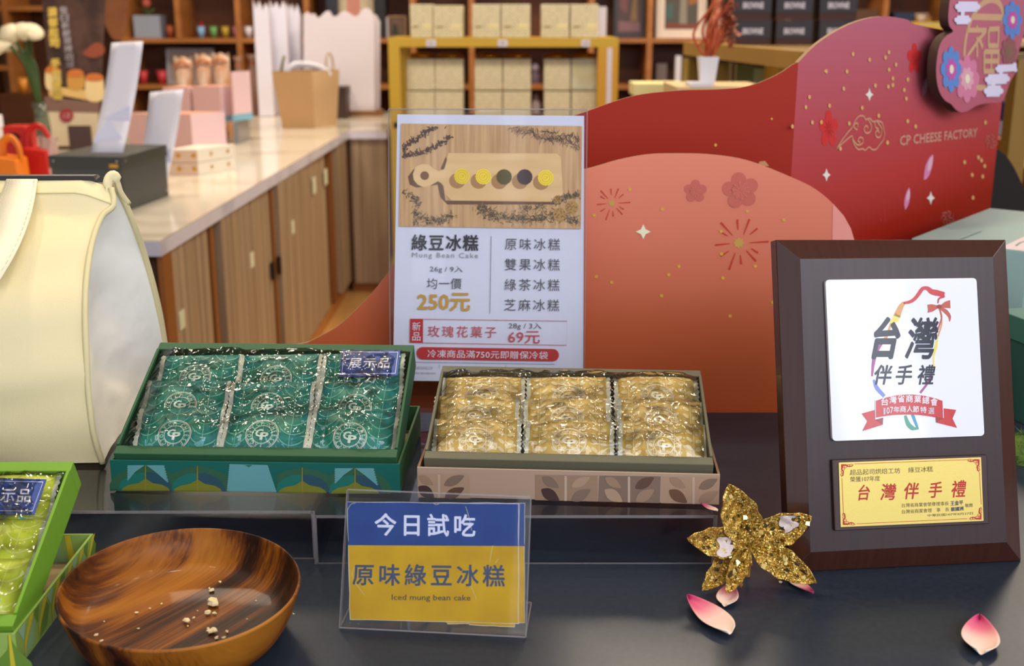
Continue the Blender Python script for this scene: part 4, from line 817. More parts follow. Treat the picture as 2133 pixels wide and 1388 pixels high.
def blossom(cx, cy, r, rot, m_, n_='blossom_print'):
    for i in range(5): a = rot+i*2*math.pi/5; f.ell(cx+r*.60*math.sin(a), cy-r*.60*math.cos(a), r*.40, r*.40, n_, m_, 1+i % 2, 20)
    f.ell(cx, cy, r*.45, r*.45, n_, m_, 3, 16)
    for i in range(10): a = rot+i*math.pi/5; f.stroke([(cx+r*.12*math.sin(a), cy-r*.12*math.cos(a)), (cx+r*.42*math.sin(a), cy-r*.42*math.cos(a))], r*.035, n_, mat('blossom_pale', (206, 112, 94), .5), 4); f.ell(cx+r*.44*math.sin(a), cy-r*.44*math.cos(a), r*.045, r*.045, n_, mat('blossom_pale'), 4, 8)
blossom(862, 342, 84, .02, BL_); blossom(1188, 337, 134, -.15, BL_)
f.poly(star4(485, 634, 54, 54), 'star_print', STW, 2)
for x, y in ((623, 472), (1237, 486), (1500, 550), (130, 515), (146, 958), (256, 1000), (743, 885), (668, 945), (617, 1096), (1060, 968), (1293, 883), (1420, 1145), (1112, 1243), (1048, 632), (1050, 795), (388, 328)): f.ell(x, y, 13, 12, 'dot_print', DOT, 2, 8)
f.flush()
bkM = Matrix.Translation((0, .095, 0)); RB_ = grad('deep_red_print', [(0, (136, 34, 10)), (.6, (150, 32, 10)), (1, (158, 40, 20))], 2, 0, .48, .5); f = Face(bd, bkM, lift=.0004)
fold = f.uv(1652, 300)[0]
P = [f.uv(*p) for p in ((840, 640), (870, 520), (940, 400), (1040, 310), (1130, 265), (1222, 232), (1290, 208), (1340, 196), (1420, 188), (1500, 186), (1560, 179), (1618, 156), (1657, 130))]; P = curve(P, 4); P[-1] = (fold, P[-1][1]); zf = P[-1][1]
MB().prism([tuple(p) for p in P]+[(fold, 0), (P[0][0], 0)], .095, .099, 0, 1).build('back_panel', [RB_, BE], bd)
f.crop(1200, 300, 3.4696); f.ell(1008, 8, 10, 12, 'dot_print', DOT, 1, 8); f.poly([(1310, 160), (1325, 128), (1365, 122), (1395, 160)], 'dot_print', mat('sun_tan', (190, 132, 84), .5), 1); f.crop(1240, 0, 4.266)
for x, y, r in ((1568, 1056, 9), (2045, 632, 11)): f.ell(x, y, r, r*1.2, 'dot_print', DOT, 1, 8)
f.b = {k: v for k, v in f.b.items()}; f.flush()
AN = math.radians(50); wm = Matrix.Translation((fold, .095, 0)) @ Matrix.Rotation(AN, 4, 'Z'); f = Face(bd, wm, lift=.0004)
P = [f.uv(*p) for p in ((1662, 127), (1700, 93), (1745, 63), (1790, 43), (1835, 34), (1872, 37), (1893, 42), (1905, 50), (1975, 64), (2040, 70), (2096, 84))]; P[0] = (0, zf); ur = f.uv(2072, 350)[0]; P = [tuple(p) for p in curve(P, 3)]; P = [p for p in P if p[0] < ur]+[(ur, P[-1][1])]
RW = grad('wing_print', [(0, (120, 20, 8)), (.35, (152, 30, 14)), (.5, (178, 54, 52)), (.68, (182, 76, 82)), (1, (186, 108, 124))], 2, 0, .52, .5)
MB().prism(P+[(ur, 0), (0, 0)], 0, .005, 0, 1).xf(wm).build('folded_wing', [RW, BE], bd)
f.crop(1640, 0, 3.018); CT = mat('cloud_tan', (206, 148, 116), .5); TX = mat('letter_tan', (206, 146, 126), .5); LR = mat('bright_red', (204, 50, 50), .5)
n = 'cloud_print'
for Pth in ([(305, 935), (345, 900), (400, 855), (408, 880), (420, 915), (445, 940), (470, 935), (485, 945), (510, 925), (530, 940), (555, 938), (580, 905), (600, 880), (608, 845), (600, 800), (590, 770), (560, 760), (535, 765), (515, 745), (490, 752), (475, 730), (445, 732), (420, 765), (405, 800), (370, 840), (335, 890), (305, 935)],
    [(438, 815), (425, 810), (415, 795), (425, 775), (440, 780), (438, 800)], [(500, 745), (525, 790), (515, 830), (490, 835), (478, 810), (492, 790), (505, 805)], [(560, 765), (590, 810), (580, 860), (558, 860), (550, 835), (565, 820), (575, 838)], [(405, 870), (435, 910), (470, 900), (470, 870), (450, 865), (440, 885), (455, 895)], [(545, 765), (552, 800), (570, 812)]):
    f.stroke(Pth, 7, n, CT, 2, smooth=4)
f.text('CP CHEESE FACTORY', (706, 855), (1192, 806), (704, 915), 'lettering', TX, 2, bold=.03)
for cx, cy, rx, ry in ((797, 370, 46, 100), (258, 812, 62, 120)):
    f.poly(flower5(cx, cy, rx, ry, 0, 5, 50, .42), 'blossom_print', LR, 1)
    for i in range(10): a = i*math.pi/5; f.stroke([(cx+6*math.sin(a), cy-10*math.cos(a)), (cx+rx*.5*math.sin(a), cy-ry*.45*math.cos(a))], 3, 'blossom_print', mat('stamen_dark', (168, 40, 44), .5), 2)
for x, y in ((513, 595), (243, 1100), (899, 1245)): f.poly(star4(x, y, 25, 42), 'star_print', mat('star_white', (232, 226, 214), .5), 2)
PKP = mat('petal_print_pink', (214, 130, 170), .5); PKL = mat('petal_print_pale', (222, 172, 190), .5)
for x0, y0, x1, y1, wd in ((850, 600, 885, 480, 52), (858, 1130, 915, 975, 62), (740, 1318, 765, 1180, 50)):
    f.stroke([(x0+(x1-x0)*t, y0+(y1-y0)*t) for t in [i/10 for i in range(11)]], wd, 'petal_print', PKP, 1, taper=(.1, .75, 1, .95, .7, .1)); f.stroke([(x0+(x1-x0)*t, y0+(y1-y0)*t) for t in [.35+i/20 for i in range(13)]], wd*.7, 'petal_print', PKL, 2, taper=(.1, 1, .9, .1))
for x, y in ((408, 340), (512, 376), (633, 328), (612, 362), (678, 406), (634, 438), (658, 494), (752, 500), (658, 535), (630, 545), (548, 538), (730, 566), (743, 620), (240, 448), (369, 450), (349, 557), (134, 610), (111, 674), (260, 665), (152, 770), (209, 768), (384, 777), (465, 678), (569, 728), (752, 762), (802, 795), (625, 897), (1241, 770), (1110, 1020), (1197, 990), (1216, 1008), (1236, 1044), (1158, 1100), (1224, 1110), (1163, 1243), (329, 935), (27, 795)): f.ell(x, y, 9, 14, 'dot_print', mat('dot_pale', (218, 168, 104), .5), 3, 8)
for cx, cy in ((1278, 890), (1005, 1370)):
    for i in range(7): a = i*.9; f.stroke([(cx+45*math.sin(a), cy-45*math.cos(a)), (cx+30*math.sin(a+.7), cy-34*math.cos(a+.7)), (cx+8*math.sin(a+.2), cy-10*math.cos(a+.2))], 5, n, mat('cloud_faint', (176, 96, 84), .5), 2, smooth=3)
f.stroke([(608, 1310), (615, 1388)], 7, 'firework_print', mat('line_red', (186, 40, 34), .5), 1); f.stroke([(580, 1370), (590, 1388)], 7, 'firework_print', mat('line_red'), 1)
f.flush()
# medallion on the wing
mm_ = wm @ Matrix.Translation((0, -.034, 0)); f = Face(bd, mm_, lift=.0004).crop(1640, 0, 3.018)
PM_ = [(1040, -60), (1022, 0), (1015, 60), (1012, 120), (1020, 165), (1042, 198), (1000, 225), (965, 270), (945, 340), (936, 430), (940, 510), (958, 580), (990, 630), (1030, 655), (1060, 690), (1095, 706), (1140, 695), (1190, 665), (1260, 648), (1345, 640), (1375, 590), (1400, 520), (1440, 440), (1438, 385), (1462, 300), (1500, 180), (1520, 60), (1510, -80), (1440, -190), (1300, -260), (1150, -200)]
MED = grad('medallion_print', [(0, (178, 88, 104)), (1, (190, 112, 128))], 2, .25, .55, .5)
MB().prism([tuple(p) for p in curve([f.uv(*p) for p in PM_], 4, True)], 0, .014, 0, 1).xf(mm_).build('medallion', [MED, mat('board_edge_dark', (62, 38, 26), .8)], bd)
m = MB().box(.66, .72, .0, .03, .40, .46).xf(wm @ Matrix.Translation((0, -.034, 0))); 
GT = mat('fortune_tan', (206, 166, 128), .5); CB = mat('flower_blue', (96, 140, 204), .5); CP_ = mat('flower_magenta', (196, 90, 168), .5); CPK = mat('flower_pink', (214, 128, 158), .5); CW = mat('cloud_white', (226, 220, 240), .5)
f.stroke([(1190, 556), (1130, 420), (1112, 330), (1135, 180), (1190, 60), (1262, 2), (1320, 10), (1352, 70), (1350, 150)], 22, 'arch_print', GT, 1, smooth=6); f.stroke([(1160, 105), (1350, 110)], 24, 'arch_print', GT, 1); f.stroke([(1188, 548), (1250, 556)], 20, 'arch_print', GT, 1)
n = 'fortune_character'
for P_ in ([(1130, 190), (1250, 190)], [(1185, 165), (1195, 190)], [(1245, 195), (1200, 250), (1130, 350)], [(1190, 230), (1190, 360)], [(1200, 235), (1225, 300)], [(1262, 185), (1262, 290)], [(1262, 185), (1330, 180)], [(1325, 185), (1320, 290)], [(1262, 288), (1325, 288)], [(1235, 320), (1235, 450)], [(1235, 325), (1330, 325)], [(1325, 325), (1322, 440)], [(1235, 385), (1325, 385)], [(1232, 448), (1300, 448)], [(1280, 325), (1278, 448)]): f.stroke(P_, 18, n, GT, 2)
def daisy(cx, cy, rx, ry, c1, c2, c3):
    f.poly(flower5(cx, cy, rx, ry, 0, 8, 64, .22), 'flower_print', c1, 3); f.poly(flower5(cx, cy, rx*.55, ry*.5, .3, 8, 48, .3), 'flower_print', c2, 4); f.ell(cx, cy, rx*.2, ry*.2, 'flower_print', c3, 5, 12)
CR_ = mat('flower_cream', (238, 226, 198), .5)
daisy(1410, 125, 62, 122, CB, CP_, CR_); daisy(1025, 435, 66, 145, CB, CP_, CR_); daisy(1390, 325, 52, 92, mat('flower_taupe', (150, 94, 96), .5), mat('flower_olive', (140, 106, 90), .5), mat('flower_olive')); daisy(1125, 495, 78, 152, CPK, mat('flower_blush', (226, 168, 182), .5), CR_)
n = 'cloud_print'
for a, b, wd in (((1062, 42), (1185, 42), 38), ((1095, 50), (1090, 120), 40), ((1055, 125), (1130, 125), 32), ((1310, 432), (1420, 425), 26), ((1420, 405), (1425, 440), 24), ((1335, 440), (1330, 500), 40), ((1250, 500), (1372, 495), 36), ((1285, 500), (1285, 560), 44), ((1245, 572), (1330, 572), 40)):
    f.stroke([a, b], wd, n, CW, 6); f.ell(a[0], a[1], wd/2, wd/2, n, CW, 6, 12); f.ell(b[0], b[1], wd/2, wd/2, n, CW, 6, 12)
f.flush()
MB().box(.15, .19, -.020, 0, .36, .40).xf(wm).build('spacer', mat('board_edge_dark'), bd) if False else None
u0 = f.uv(1250, 400); MB().box(u0[0]-.03, u0[0]+.03, -.020, 0, u0[1]-.03, u0[1]+.03).xf(wm).build('spacer', mat('board_edge_dark'), bd)
# black curved board behind
bb = thing('black_board', 'black rounded cardboard board behind the red folded wing, at the right edge', 'display board', (0, 2.35, TZ)); f = Face(bb)
P = [f.uv(*p) for p in ((2040, 300), (2072, 308), (2100, 330), (2125, 375), (2140, 420), (2146, 470))]; P = [tuple(p) for p in curve(P, 4)]
MB().prism(P+[(P[-1][0], 0), (P[0][0], 0)], 0, .01, 0, 1).build('panel', [mat('board_black', (26, 16, 14), .8), BE], bb)
# ================================================================ teal boxes, moss
tm = Matrix.Translation((.588, 1.672, TZ)) @ Matrix.Rotation(math.radians(-39), 4, 'Z')
tb = thing('gift_carton', 'pale teal gift carton printed with flowers, behind the right side of the plaque', 'box', tm)
TEAL = mat('teal_card', (150, 184, 178), .5); TEW = mat('print_cream_teal', (232, 232, 228), .5)
MB().box(0, .165, 0, .36, 0, .178).build('carton', TEAL, tb, bevel=.001)
ftp = Face(tb, Matrix.Translation((0, 0, .178)) @ Matrix.Rotation(-math.pi/2, 4, 'X'), lift=.0004).direct()
ftp.poly([(.125, 0.001), (.164, .001), (.164, .359), (.125, .359)], 'top_band', mat('print_pale_pink', (232, 214, 218), .5), 1); ftp.stroke([(.06, .03), (.062, .12)], .002, 'lettering', mat('print_teal_grey', (92, 130, 126), .5), 2); ftp.stroke([(.138, .03), (.136, .06), (.140, .09), (.137, .13)], .003, 'lettering', mat('print_teal_grey'), 2, smooth=4); ftp.flush()
fsd = Face(tb, Matrix.Translation((.165, 0, 0)) @ Matrix.Rotation(math.pi/2, 4, 'Z'), lift=.0004).direct()
for i in range(9):
    r = random.Random(i); x, y = r.uniform(0, .3), r.uniform(.0, .16); fsd.poly([(x+.035*math.cos(a)*r.uniform(.6, 1.2), min(.177, max(.001, y+.03*math.sin(a)*r.uniform(.6, 1.2)))) for a in [k*.785 for k in range(8)]], 'flower_print', [mat('side_blue', (120, 164, 212), .5), mat('side_white', (226, 222, 232), .5), mat('side_rose', (158, 74, 100), .5), mat('side_mint', (160, 200, 190), .5)][i % 4], 1+i % 3)
fsd.textbox('Sunny', .05, .11, .12, .09, 'lettering', mat('print_teal_grey'), 5) if False else None
fsd.flush()
p = at_z(2118, 925, TZ)
tb2 = thing('teal_carton', 'dark teal carton standing at the right edge, behind the plaque\'s lower corner', 'box', Matrix.Translation((p.x, 1.30, TZ)) @ Matrix.Rotation(.25, 4, 'Z'))
MB().box(.05, .25, 0, .12, 0, .13).build('carton', mat('dark_teal_card', (44, 92, 84), .5), tb2, bevel=.001); MB().box(.049, .251, -.001, .121, .10, .131).build('lid', mat('mid_teal_card', (64, 120, 110), .5), tb2, bevel=.001)
m = MB(); r = random.Random(4); p = at_z(2136, 985, TZ)
for i in range(420):
    a = r.uniform(0, 6.28); q = r.random()**.5*.032; b0 = Vector((q*math.cos(a), q*math.sin(a), .001+.028*(1-(q/.032)**2)*r.uniform(.3, 1))); d = Vector((r.gauss(0, .006), r.gauss(0, .006), .008)); s = Vector((.0008, 0, 0)); m.add([b0-s, b0+s, b0+d], [(0, 1, 2)])
m.lathe([(.031, 0), (.028, .010), (.018, .020), (.001, .026)], 14)
o = m.build('moss_clump', mat('moss', (86, 112, 34), .8, noise_=((200, 200, 200), (56, 84, 22), 3, .3, .7))); o.location = p+Vector((.012, .05, 0)); tag(o, 'tuft of green moss on the table at the right edge, beside the plaque', 'moss')
# ================================================================ left counter with marble top
CW_ = mat('cabinet_wood', (140, 118, 90), .5, noise_=((46, 46, 1.0), (176, 154, 124), 4, .3, .7)); CD = mat('cabinet_edge', (138, 84, 36), .5); MBL = mat('marble_top', (216, 208, 192), .12, spec=.5, noise_=((2.2, 5, 3), (176, 164, 144), 6, .52, .72)); MBE = mat('marble_edge', (214, 214, 226), .3, noise_=((4, 6, 4), (190, 190, 204), 5, .5, .7))
ct = thing('service_counter', 'L-shaped counter with a white marble top and ribbed wood doors, behind the bag', 'counter', (0, 0, 0))
xf = lambda y: -.895+(y-2.895)*.0224
top = [(xf(2.89), 2.89), (xf(5.886), 5.886), (-.632, 5.886), (-.632, 7.1), (-2.5, 7.1), (-2.5, 2.89)]
R0 = Matrix(((1, 0, 0, 0), (0, 0, 1, 0), (0, -1, 0, CZ), (0, 0, 0, 1)))
MB().prism(top, 0, .004).xf(R0).build('marble_top', MBL, ct); MB().prism(top, .004, .042).xf(R0).build('marble_edge', MBE, ct)
MB().box(-2.45, xf(3)-.045, 2.98, 5.93, .06, CZ-.043).box(-2.45, -.70, 5.93, 7.0, .06, CZ-.043).build('carcass', mat('carcass_brown', (92, 58, 30), .6), ct)
MB().box(-2.45, xf(3)-.07, 3.05, 5.93, 0, .06).build('plinth', CD, ct); MB().box(xf(4)-.03, xf(4)+.004, 2.93, 5.9, 0, .055).build('plinth', mat('plinth_oak', (176, 116, 56), .45), ct)
MB().box(-2.45, xf(2.93)-.012, 2.915, 2.935, .06, CZ-.20).build('end_panel', mat('end_brown', (126, 82, 44), .6), ct); MB().box(xf(2.93)-.016, xf(2.93)-.002, 2.90, 2.98, .06, CZ-.043).build('end_post', CD, ct)
def door_px(y0, y1, tagpx):
    x = xf((y0+y1)/2); n = max(3, int((y1-y0)/.055)); d = MB(); st = (y1-y0)/n
    dr = d.box(x-.040, x-.016, y0+.002, y1-.002, .07, CZ-.046).build('door', CW_, ct)
    for k in range(n): MB().box(x-.016, x-.010+(k % 3)*.0016, y0+k*st+.0015, y0+(k+1)*st-.0015, .07, CZ-.046).build('slat', CW_, dr)
    if tagpx: p = tagpx; MB().box(x-.009, x-.0065, p-.024, p+.024, .575, .625).build('label_plate', mat('tag_cream', (216, 220, 190), .5), dr)
def yat(px, py): d = ray(px, py); t = -.875/d.x; return CAM.y+d.y*t
ys = [2.98]+[yat(px, 450) for px in (458, 570, 683)]
edges = [(2.985, yat(452, 450)-.05), (yat(464, 450)+.01, yat(566, 450)-.01), (yat(574, 450)+.01, yat(678, 430)-.05), (yat(692, 430)+.02, 5.87)]
for i, (a, b) in enumerate(edges): door_px(a, b, [yat(390, 585), yat(526, 483), yat(600, 423), None][i] if i < 3 else None)
for y in (yat(458, 450)-.03, yat(570, 450), yat(685, 430)-.02): MB().box(xf(y)-.04, xf(y)-.012, y-.014, y+.022, .06, CZ-.046).build('upright', CD, ct)
for px, py in ((568, 578), (579, 565)): y = yat(px, py); MB().box(xf(y)-.010, xf(y)+.002, y-.012, y+.012, .47, .535).build('pull_handle', mat('handle_dark', (54, 46, 42), .4, metal=.6), ct)
for y in (yat(645, 383), yat(666, 347)): MB().box(xf(y)-.009, xf(y)-.0055, y-.035, y+.035, .66, .73).build('label_plate', mat('tag_cream'), ct)
for k in range(4): x = -.822+k*.046; MB().box(x, x+.0445, 5.912, 5.93, .05, CZ-.045).build('slat', CW_, ct)
MB().box(xf(5.9)-.01, -.64, 5.93, 5.95, 0, .05).build('plinth', CD, ct)
# ================================================================ wooden shelving along the back
SW = mat('shelf_wood', (150, 92, 40), .5, noise_=((3, 3, 14), (176, 114, 56), 4, .3, .7)); SB = mat('shelf_back', (78, 40, 16), .6, noise_=((3, 3, 10), (96, 52, 22), 4, .3, .7))
SY = 7.7; sd = .36
sh = thing('shelving_unit', 'brown wooden wall shelving with square compartments, along the back of the shop', 'shelf', (0, SY, 0))
X0, X1 = -3.4, 3.9
MB().box(X0, X1, sd, sd+.02, 0, 2.25).build('back_panel', SB, sh)
zpx = lambda py, Y=SY: at_y(1066, py, Y).z
xpx = lambda px, Y=SY, py=60: at_y(px, py, Y).x
ZS = [zpx(80), zpx(177)]; step = ZS[0]-ZS[1]; lev = [ZS[0]+step*3.0, ZS[0]+step*1.75]+ZS+[ZS[1]-step*k for k in (1, 2, 3)]
for z in lev: MB().box(xpx(255), X1, 0, sd, z-.028, z).build('shelf_board', SW, sh)
for z in (zpx(12), zpx(250), zpx(136), zpx(330), zpx(430)):
    MB().box(X0, xpx(255) if z < zpx(200) or z > zpx(40) else xpx(10), 0, sd, z-.032, z).build('shelf_board', SW, sh)
for px in (-60, 14, 256, 372, 497, 640, 860, 982, 1232, 1354, 1492, 1640, 1842, 1975, 2110): x = xpx(px); MB().box(x-.018, x+.018, -.004, sd, ZS[0] if px == 372 else 0, 2.25).build('upright', SW, sh)
# ---- generic helpers for the things standing behind
def base(px, py, z=None, Y=None): return at_z(px, py, z) if Y is None else at_y(px, py, Y)
def W_(px, Y): return px*Y*1.02/2400
def carton(name, label, cat, x0, y0, x1, y1, Y, depth, m, group=None, z=None, bevel=.002, part='carton', build=True):
    a = at_y(x0, y1, Y); b = at_y(x1, y0, Y); zb = a.z if z is None else z
    t = thing(name, label, cat, Vector(((a.x+b.x)/2, Y, zb)), group); w = (b.x-a.x)/2; h = b.z-zb
    if build: MB().box(-w, w, 0, depth, 0, h).build(part, m, t, bevel=bevel)
    return t, w, h
# small things on the back shelves
zs1 = ZS[0]; zs2 = ZS[1]; YF = SY+.06
t, w, h = carton('cube_planter', 'silver grey cube planter with a small green plant, on the back shelf at upper left', 'planter', 280, 32, 332, 78, YF, .14, mat('silver_card', (150, 160, 176), .4), z=zs1)
m = MB(); r = random.Random(1)
for i in range(16): a = r.uniform(0, 6.28); m.add([(0, .07, h), (.03*math.cos(a), .07+.03*math.sin(a), h+.03), (.05*math.cos(a)-.01, .07+.05*math.sin(a), h+.05)], [(0, 1, 2)])
m.build('leaves', mat('leaf_green', (86, 124, 56), .6), t); MB().ball((-.01, .06, h+.075), .03, 8).build('red_bloom', mat('bloom_red', (176, 84, 70), .6), t)
CUP = [(.001, 0), (.6, 0), (1, 1), (.9, 1), (.52, .08), (.001, .08)]
def cup(px, wpx, hpx, z, label, rgb, Y=YF, grp='small coloured cups on the back shelf', py=78):
    p = at_y(px, py, Y); R = W_(wpx, Y)/2; H = W_(hpx, Y); t = thing('paper_cup', label, 'cup', Vector((p.x, Y+.05, z)), grp)
    mt = mat('cup_%d_%d_%d' % rgb, rgb, .5); MB().lathe([(a*R, b*H) for a, b in CUP], 16).build('cup_body', mt, t, smooth=True); m = MB(); m.tube([(R*math.cos(a), R*math.sin(a), H) for a in [k*math.pi/8 for k in range(17)]], R*.09, 5, caps=False); m.build('rim', mt, t, smooth=True)
cup(351, 18, 24, zs1, 'terracotta cup on the back shelf, beside the silver cube planter', (170, 84, 40))
for px, rgb, nm in ((416, (130, 176, 220), 'pale blue'), (442, (104, 164, 96), 'green'), (467, (196, 170, 60), 'yellow'), (490, (186, 120, 140), 'pink'), (515, (214, 214, 222), 'white')): cup(px, 16, 22, zs1, nm+' small cup in the row on the back shelf', rgb)
cup(295, 20, 26, zs2, 'left one of two red cups on the lower back shelf', (190, 56, 64), grp='red cups on the lower back shelf', py=176); cup(334, 22, 26, zs2, 'right one of two red cups on the lower back shelf', (190, 56, 64), grp='red cups on the lower back shelf', py=176)
t = thing('red_figurine', 'tiny red figurine on the back shelf behind the coloured cups', 'figurine', Vector((xpx(402), YF+.16, zs1))); MB().lathe([(.02, 0), (.008, .02), (.010, .05), (.022, .07), (.02, .08), (.001, .08)], 12).build('body', mat('figure_red', (176, 30, 24), .5), t, smooth=True); MB().ball((0, 0, .092), .012, 8).build('head', mat('figure_red'), t, smooth=True)
def framed(name, label, x0, y0, x1, y1, z, fm_, im, fw, Y=SY+.1, mt=None, art=None):
    a = at_y(x0, y1, Y); b = at_y(x1, y0, Y); t = thing(name, label, 'picture', Matrix.Translation(((a.x+b.x)/2, Y, z)) @ Matrix.Rotation(-.1, 4, 'X')); w = (b.x-a.x)/2; h = b.z-z
    for (p, q, r_, s) in ((-w, w, 0, fw), (-w, w, h-fw, h), (-w, -w+fw, fw, h-fw), (w-fw, w, fw, h-fw)): MB().box(p, q, -.012, .012, r_, s).build('frame_rail', fm_, t)
    MB().box(-w+fw, w-fw, -.002, .010, fw, h-fw).build('picture_panel', im, t)
    f = Face(t, Matrix.Translation((0, -.0025, 0)), lift=.0008).direct()
    for g in art or (): f.poly([(x*(w-fw), fw+z_*(h-2*fw)) for x, z_ in g[1]], 'print', g[0], g[2] if len(g) > 2 else 1)
    f.flush()
BLK = mat('frame_black', (28, 22, 20), .4); WHF = mat('frame_white', (222, 206, 190), .5)
framed('framed_certificate', 'pale framed certificate leaning on the lower back shelf, above the pink boxes', 350, 101, 444, 176, zs2, mat('frame_silver', (150, 148, 156), .4), mat('certificate_grey', (140, 124, 118), .6), .02)
framed('picture_board', 'pale poster with a faint red drawing, upper shelf behind the large white bag', 700, -70, 778, 78, zs1, mat('frame_cream', (196, 180, 150), .5), mat('poster_cream', (190, 174, 146), .6), .01, art=[(mat('print_blush', (190, 126, 112), .6), [(-.5, .2), (.3, .25), (.2, .9), (-.4, .8)])])
framed('small_photo', 'small dark photo on the back shelf left of the yellow rack', 808, 33, 846, 76, zs1, mat('frame_tan', (168, 128, 90), .5), mat('photo_dusk', (96, 72, 50), .5), .008, art=[(mat('photo_dark_green', (36, 40, 30), .6), [(-.7, .1), (.2, .1), (0, .6), (-.5, .7)])])
t, w, h = carton('folded_card', 'narrow white card standing on the back shelf beside the small dark photo', 'card', 798, 36, 808, 76, SY+.08, .02, mat('card_white', (214, 212, 222), .6), z=zs1)
carton('black_binder', 'tall black binder on the upper shelf, right of the pale poster', 'binder', 780, -80, 800, 76, SY+.05, .2, mat('binder_black', (26, 26, 28), .5), z=zs1); carton('blue_black_binder', 'tall blue black binder on the upper shelf, left of the pale poster', 'binder', 682, -80, 698, 76, SY+.05, .2, mat('binder_navy', (36, 42, 56), .5), z=zs1)
carton('leaning_card', 'white card leaning on the shelf, right of the yellow rack\'s top boxes', 'card', 1244, 14, 1264, 68, SY+.1, .02, mat('card_white'), z=zs1)
framed('dark_painting', 'black framed dark painting on the back shelf right of the yellow rack', 1278, -80, 1346, 72, zs1, BLK, mat('painting_umber', (70, 50, 50), .5), .022, art=[(mat('painting_mauve', (120, 88, 96), .6), [(-.9, .05), (.9, .05), (.9, .18), (-.9, .2)]), (mat('painting_rose', (110, 70, 72), .6), [(-.8, .4), (-.2, .3), (0, .9), (-.7, .95)]), (mat('painting_ochre', (126, 98, 66), .6), [(.1, .2), (.7, .2), (.5, .8)])])
framed('white_framed_picture', 'white framed picture of a street scene, on the back shelf behind the red board', 1366, -70, 1476, 72, zs1, WHF, mat('street_dark', (76, 70, 62), .5), .055, art=[(mat('street_red', (124, 60, 44), .6), [(-.9, .02), (.9, .02), (.9, .1), (-.9, .12)]), (mat('street_pale', (140, 132, 120), .6), [(-.1, .1), (.35, .1), (.3, .9), (-.05, .9)]), (mat('street_teal', (66, 96, 92), .6), [(-.9, .2), (-.5, .2), (-.5, .5), (-.9, .45)]), (mat('street_orange', (156, 96, 44), .6), [(.45, .45), (.95, .5), (.95, .66), (.45, .6)])])
carton('shelf_sheet', 'white sheet standing on the shelf, left of the black boxes', 'paper', 1485, 10, 1503, 76, SY+.1, .01, mat('card_white'), z=zs1)
carton('glass_jar', 'dim glass jar on the lower shelf behind the red board', 'jar', 1366, 132, 1390, 172, SY+.1, .1, mat('jar_grey', (110, 96, 90), .2), z=zs2); carton('white_booklet', 'narrow white booklet on the lower shelf, left of the brown rack\'s post', 'booklet', 1406, 116, 1420, 166, SY+.05, .03, mat('card_white'), z=zs2)
t = thing('purple_figurine', 'purple and white figurine on the shelf seen between the rack\'s boxes', 'figurine', Vector((xpx(1116), YF+.1, zs2))); MB().lathe([(.03, 0), (.032, .06), (.02, .08), (.001, .085)], 12).build('body', mat('figure_purple', (88, 74, 92), .5), t, smooth=True); MB().ball((0, 0, .105), .026, 8).build('head', mat('figure_lilac', (190, 184, 214), .5), t, smooth=True)
t = thing('white_bottle', 'white bottle on the lowest seen shelf, between the rack\'s boxes', 'bottle', Vector((xpx(1118), YF+.1, lev[4]))); MB().lathe([(.03, 0), (.032, .16), (.014, .2), (.014, .235), (.001, .236)], 14).build('body', mat('bottle_white', (206, 196, 200), .4), t, smooth=True); MB().lathe([(.017, .225), (.017, .262), (.001, .263)], 12).build('cap', mat('cap_dark', (60, 50, 48), .4), t)
for i, (x0, x1, y0, rgb) in enumerate(((1780, 1830, 20, (90, 60, 40)), (1860, 1905, 26, (40, 52, 84)), (1905, 1940, 34, (150, 110, 60)))):
    carton('shelf_book', ['brown', 'dark blue', 'tan'][i]+' book lying on the back shelf above the red board', 'book', x0, y0, x1, 62, SY+.08, .2, mat('book_%d' % i, rgb, .5), 'books on the back shelf above the red board', z=ZS[0])
cup(1922, 30, 18, ZS[0]+W_(28, YF), 'pale bowl standing on the books, behind the red board', (196, 176, 160), grp=None, py=50)
carton('yellow_box_strip', 'long yellow patterned carton on the back display, above the red board', 'box', 1856, 46, 1966, 76, SY+.01, .06, mat('yellow_pattern', (222, 176, 60), .5, noise_=((30, 30, 30), (200, 190, 120), 2, .5, .6)), z=ZS[0])
# ================================================================ yellow rack
YR = mat('rack_yellow', (184, 152, 40), .45); YRO = mat('rack_ochre', (190, 142, 30), .45); RY = 5.75
rk = thing('yellow_rack', 'yellow metal display rack stacked with beige boxes, behind the tall price sign', 'display rack', (0, RY, 0))
xr = lambda px: at_y(px, 85, RY).x; zr = lambda py: at_y(1066, py, RY).z
MB().box(xr(808), xr(1289), 0, .06, zr(98), zr(79)).build('top_rail', YR, rk); MB().box(xr(808), xr(832), 0, .06, 0, zr(98)).build('post', YR, rk); MB().box(xr(1246), xr(1289), 0, .05, 0, zr(98)).build('post', YRO, rk)
MB().box(xr(808), xr(832), .50, .56, 0, zr(79)).build('post', YR, rk); MB().box(xr(1265), xr(1289), .50, .56, 0, zr(79)).build('post', YR, rk)
MB().box(xr(808), xr(832), .06, .5, zr(98), zr(79)).build('side_rail', YR, rk); MB().box(xr(1265), xr(1289), .06, .5, zr(98), zr(79)).build('side_rail', YR, rk)
MB().box(xr(820), xr(1280), .02, .55, zr(86), zr(80)).build('top_shelf', YRO, rk); zsh = zr(255); MB().box(xr(815), xr(1280), .0, .55, zsh-.03, zsh).build('shelf', YRO, rk); MB().box(xr(815), xr(1280), .0, .55, .35, .38).build('shelf', YRO, rk)
MB().box(xr(1265), xr(1276), -.004, 0, .9, zr(100)).build('price_strip', mat('strip_white', (200, 196, 206), .4), rk)
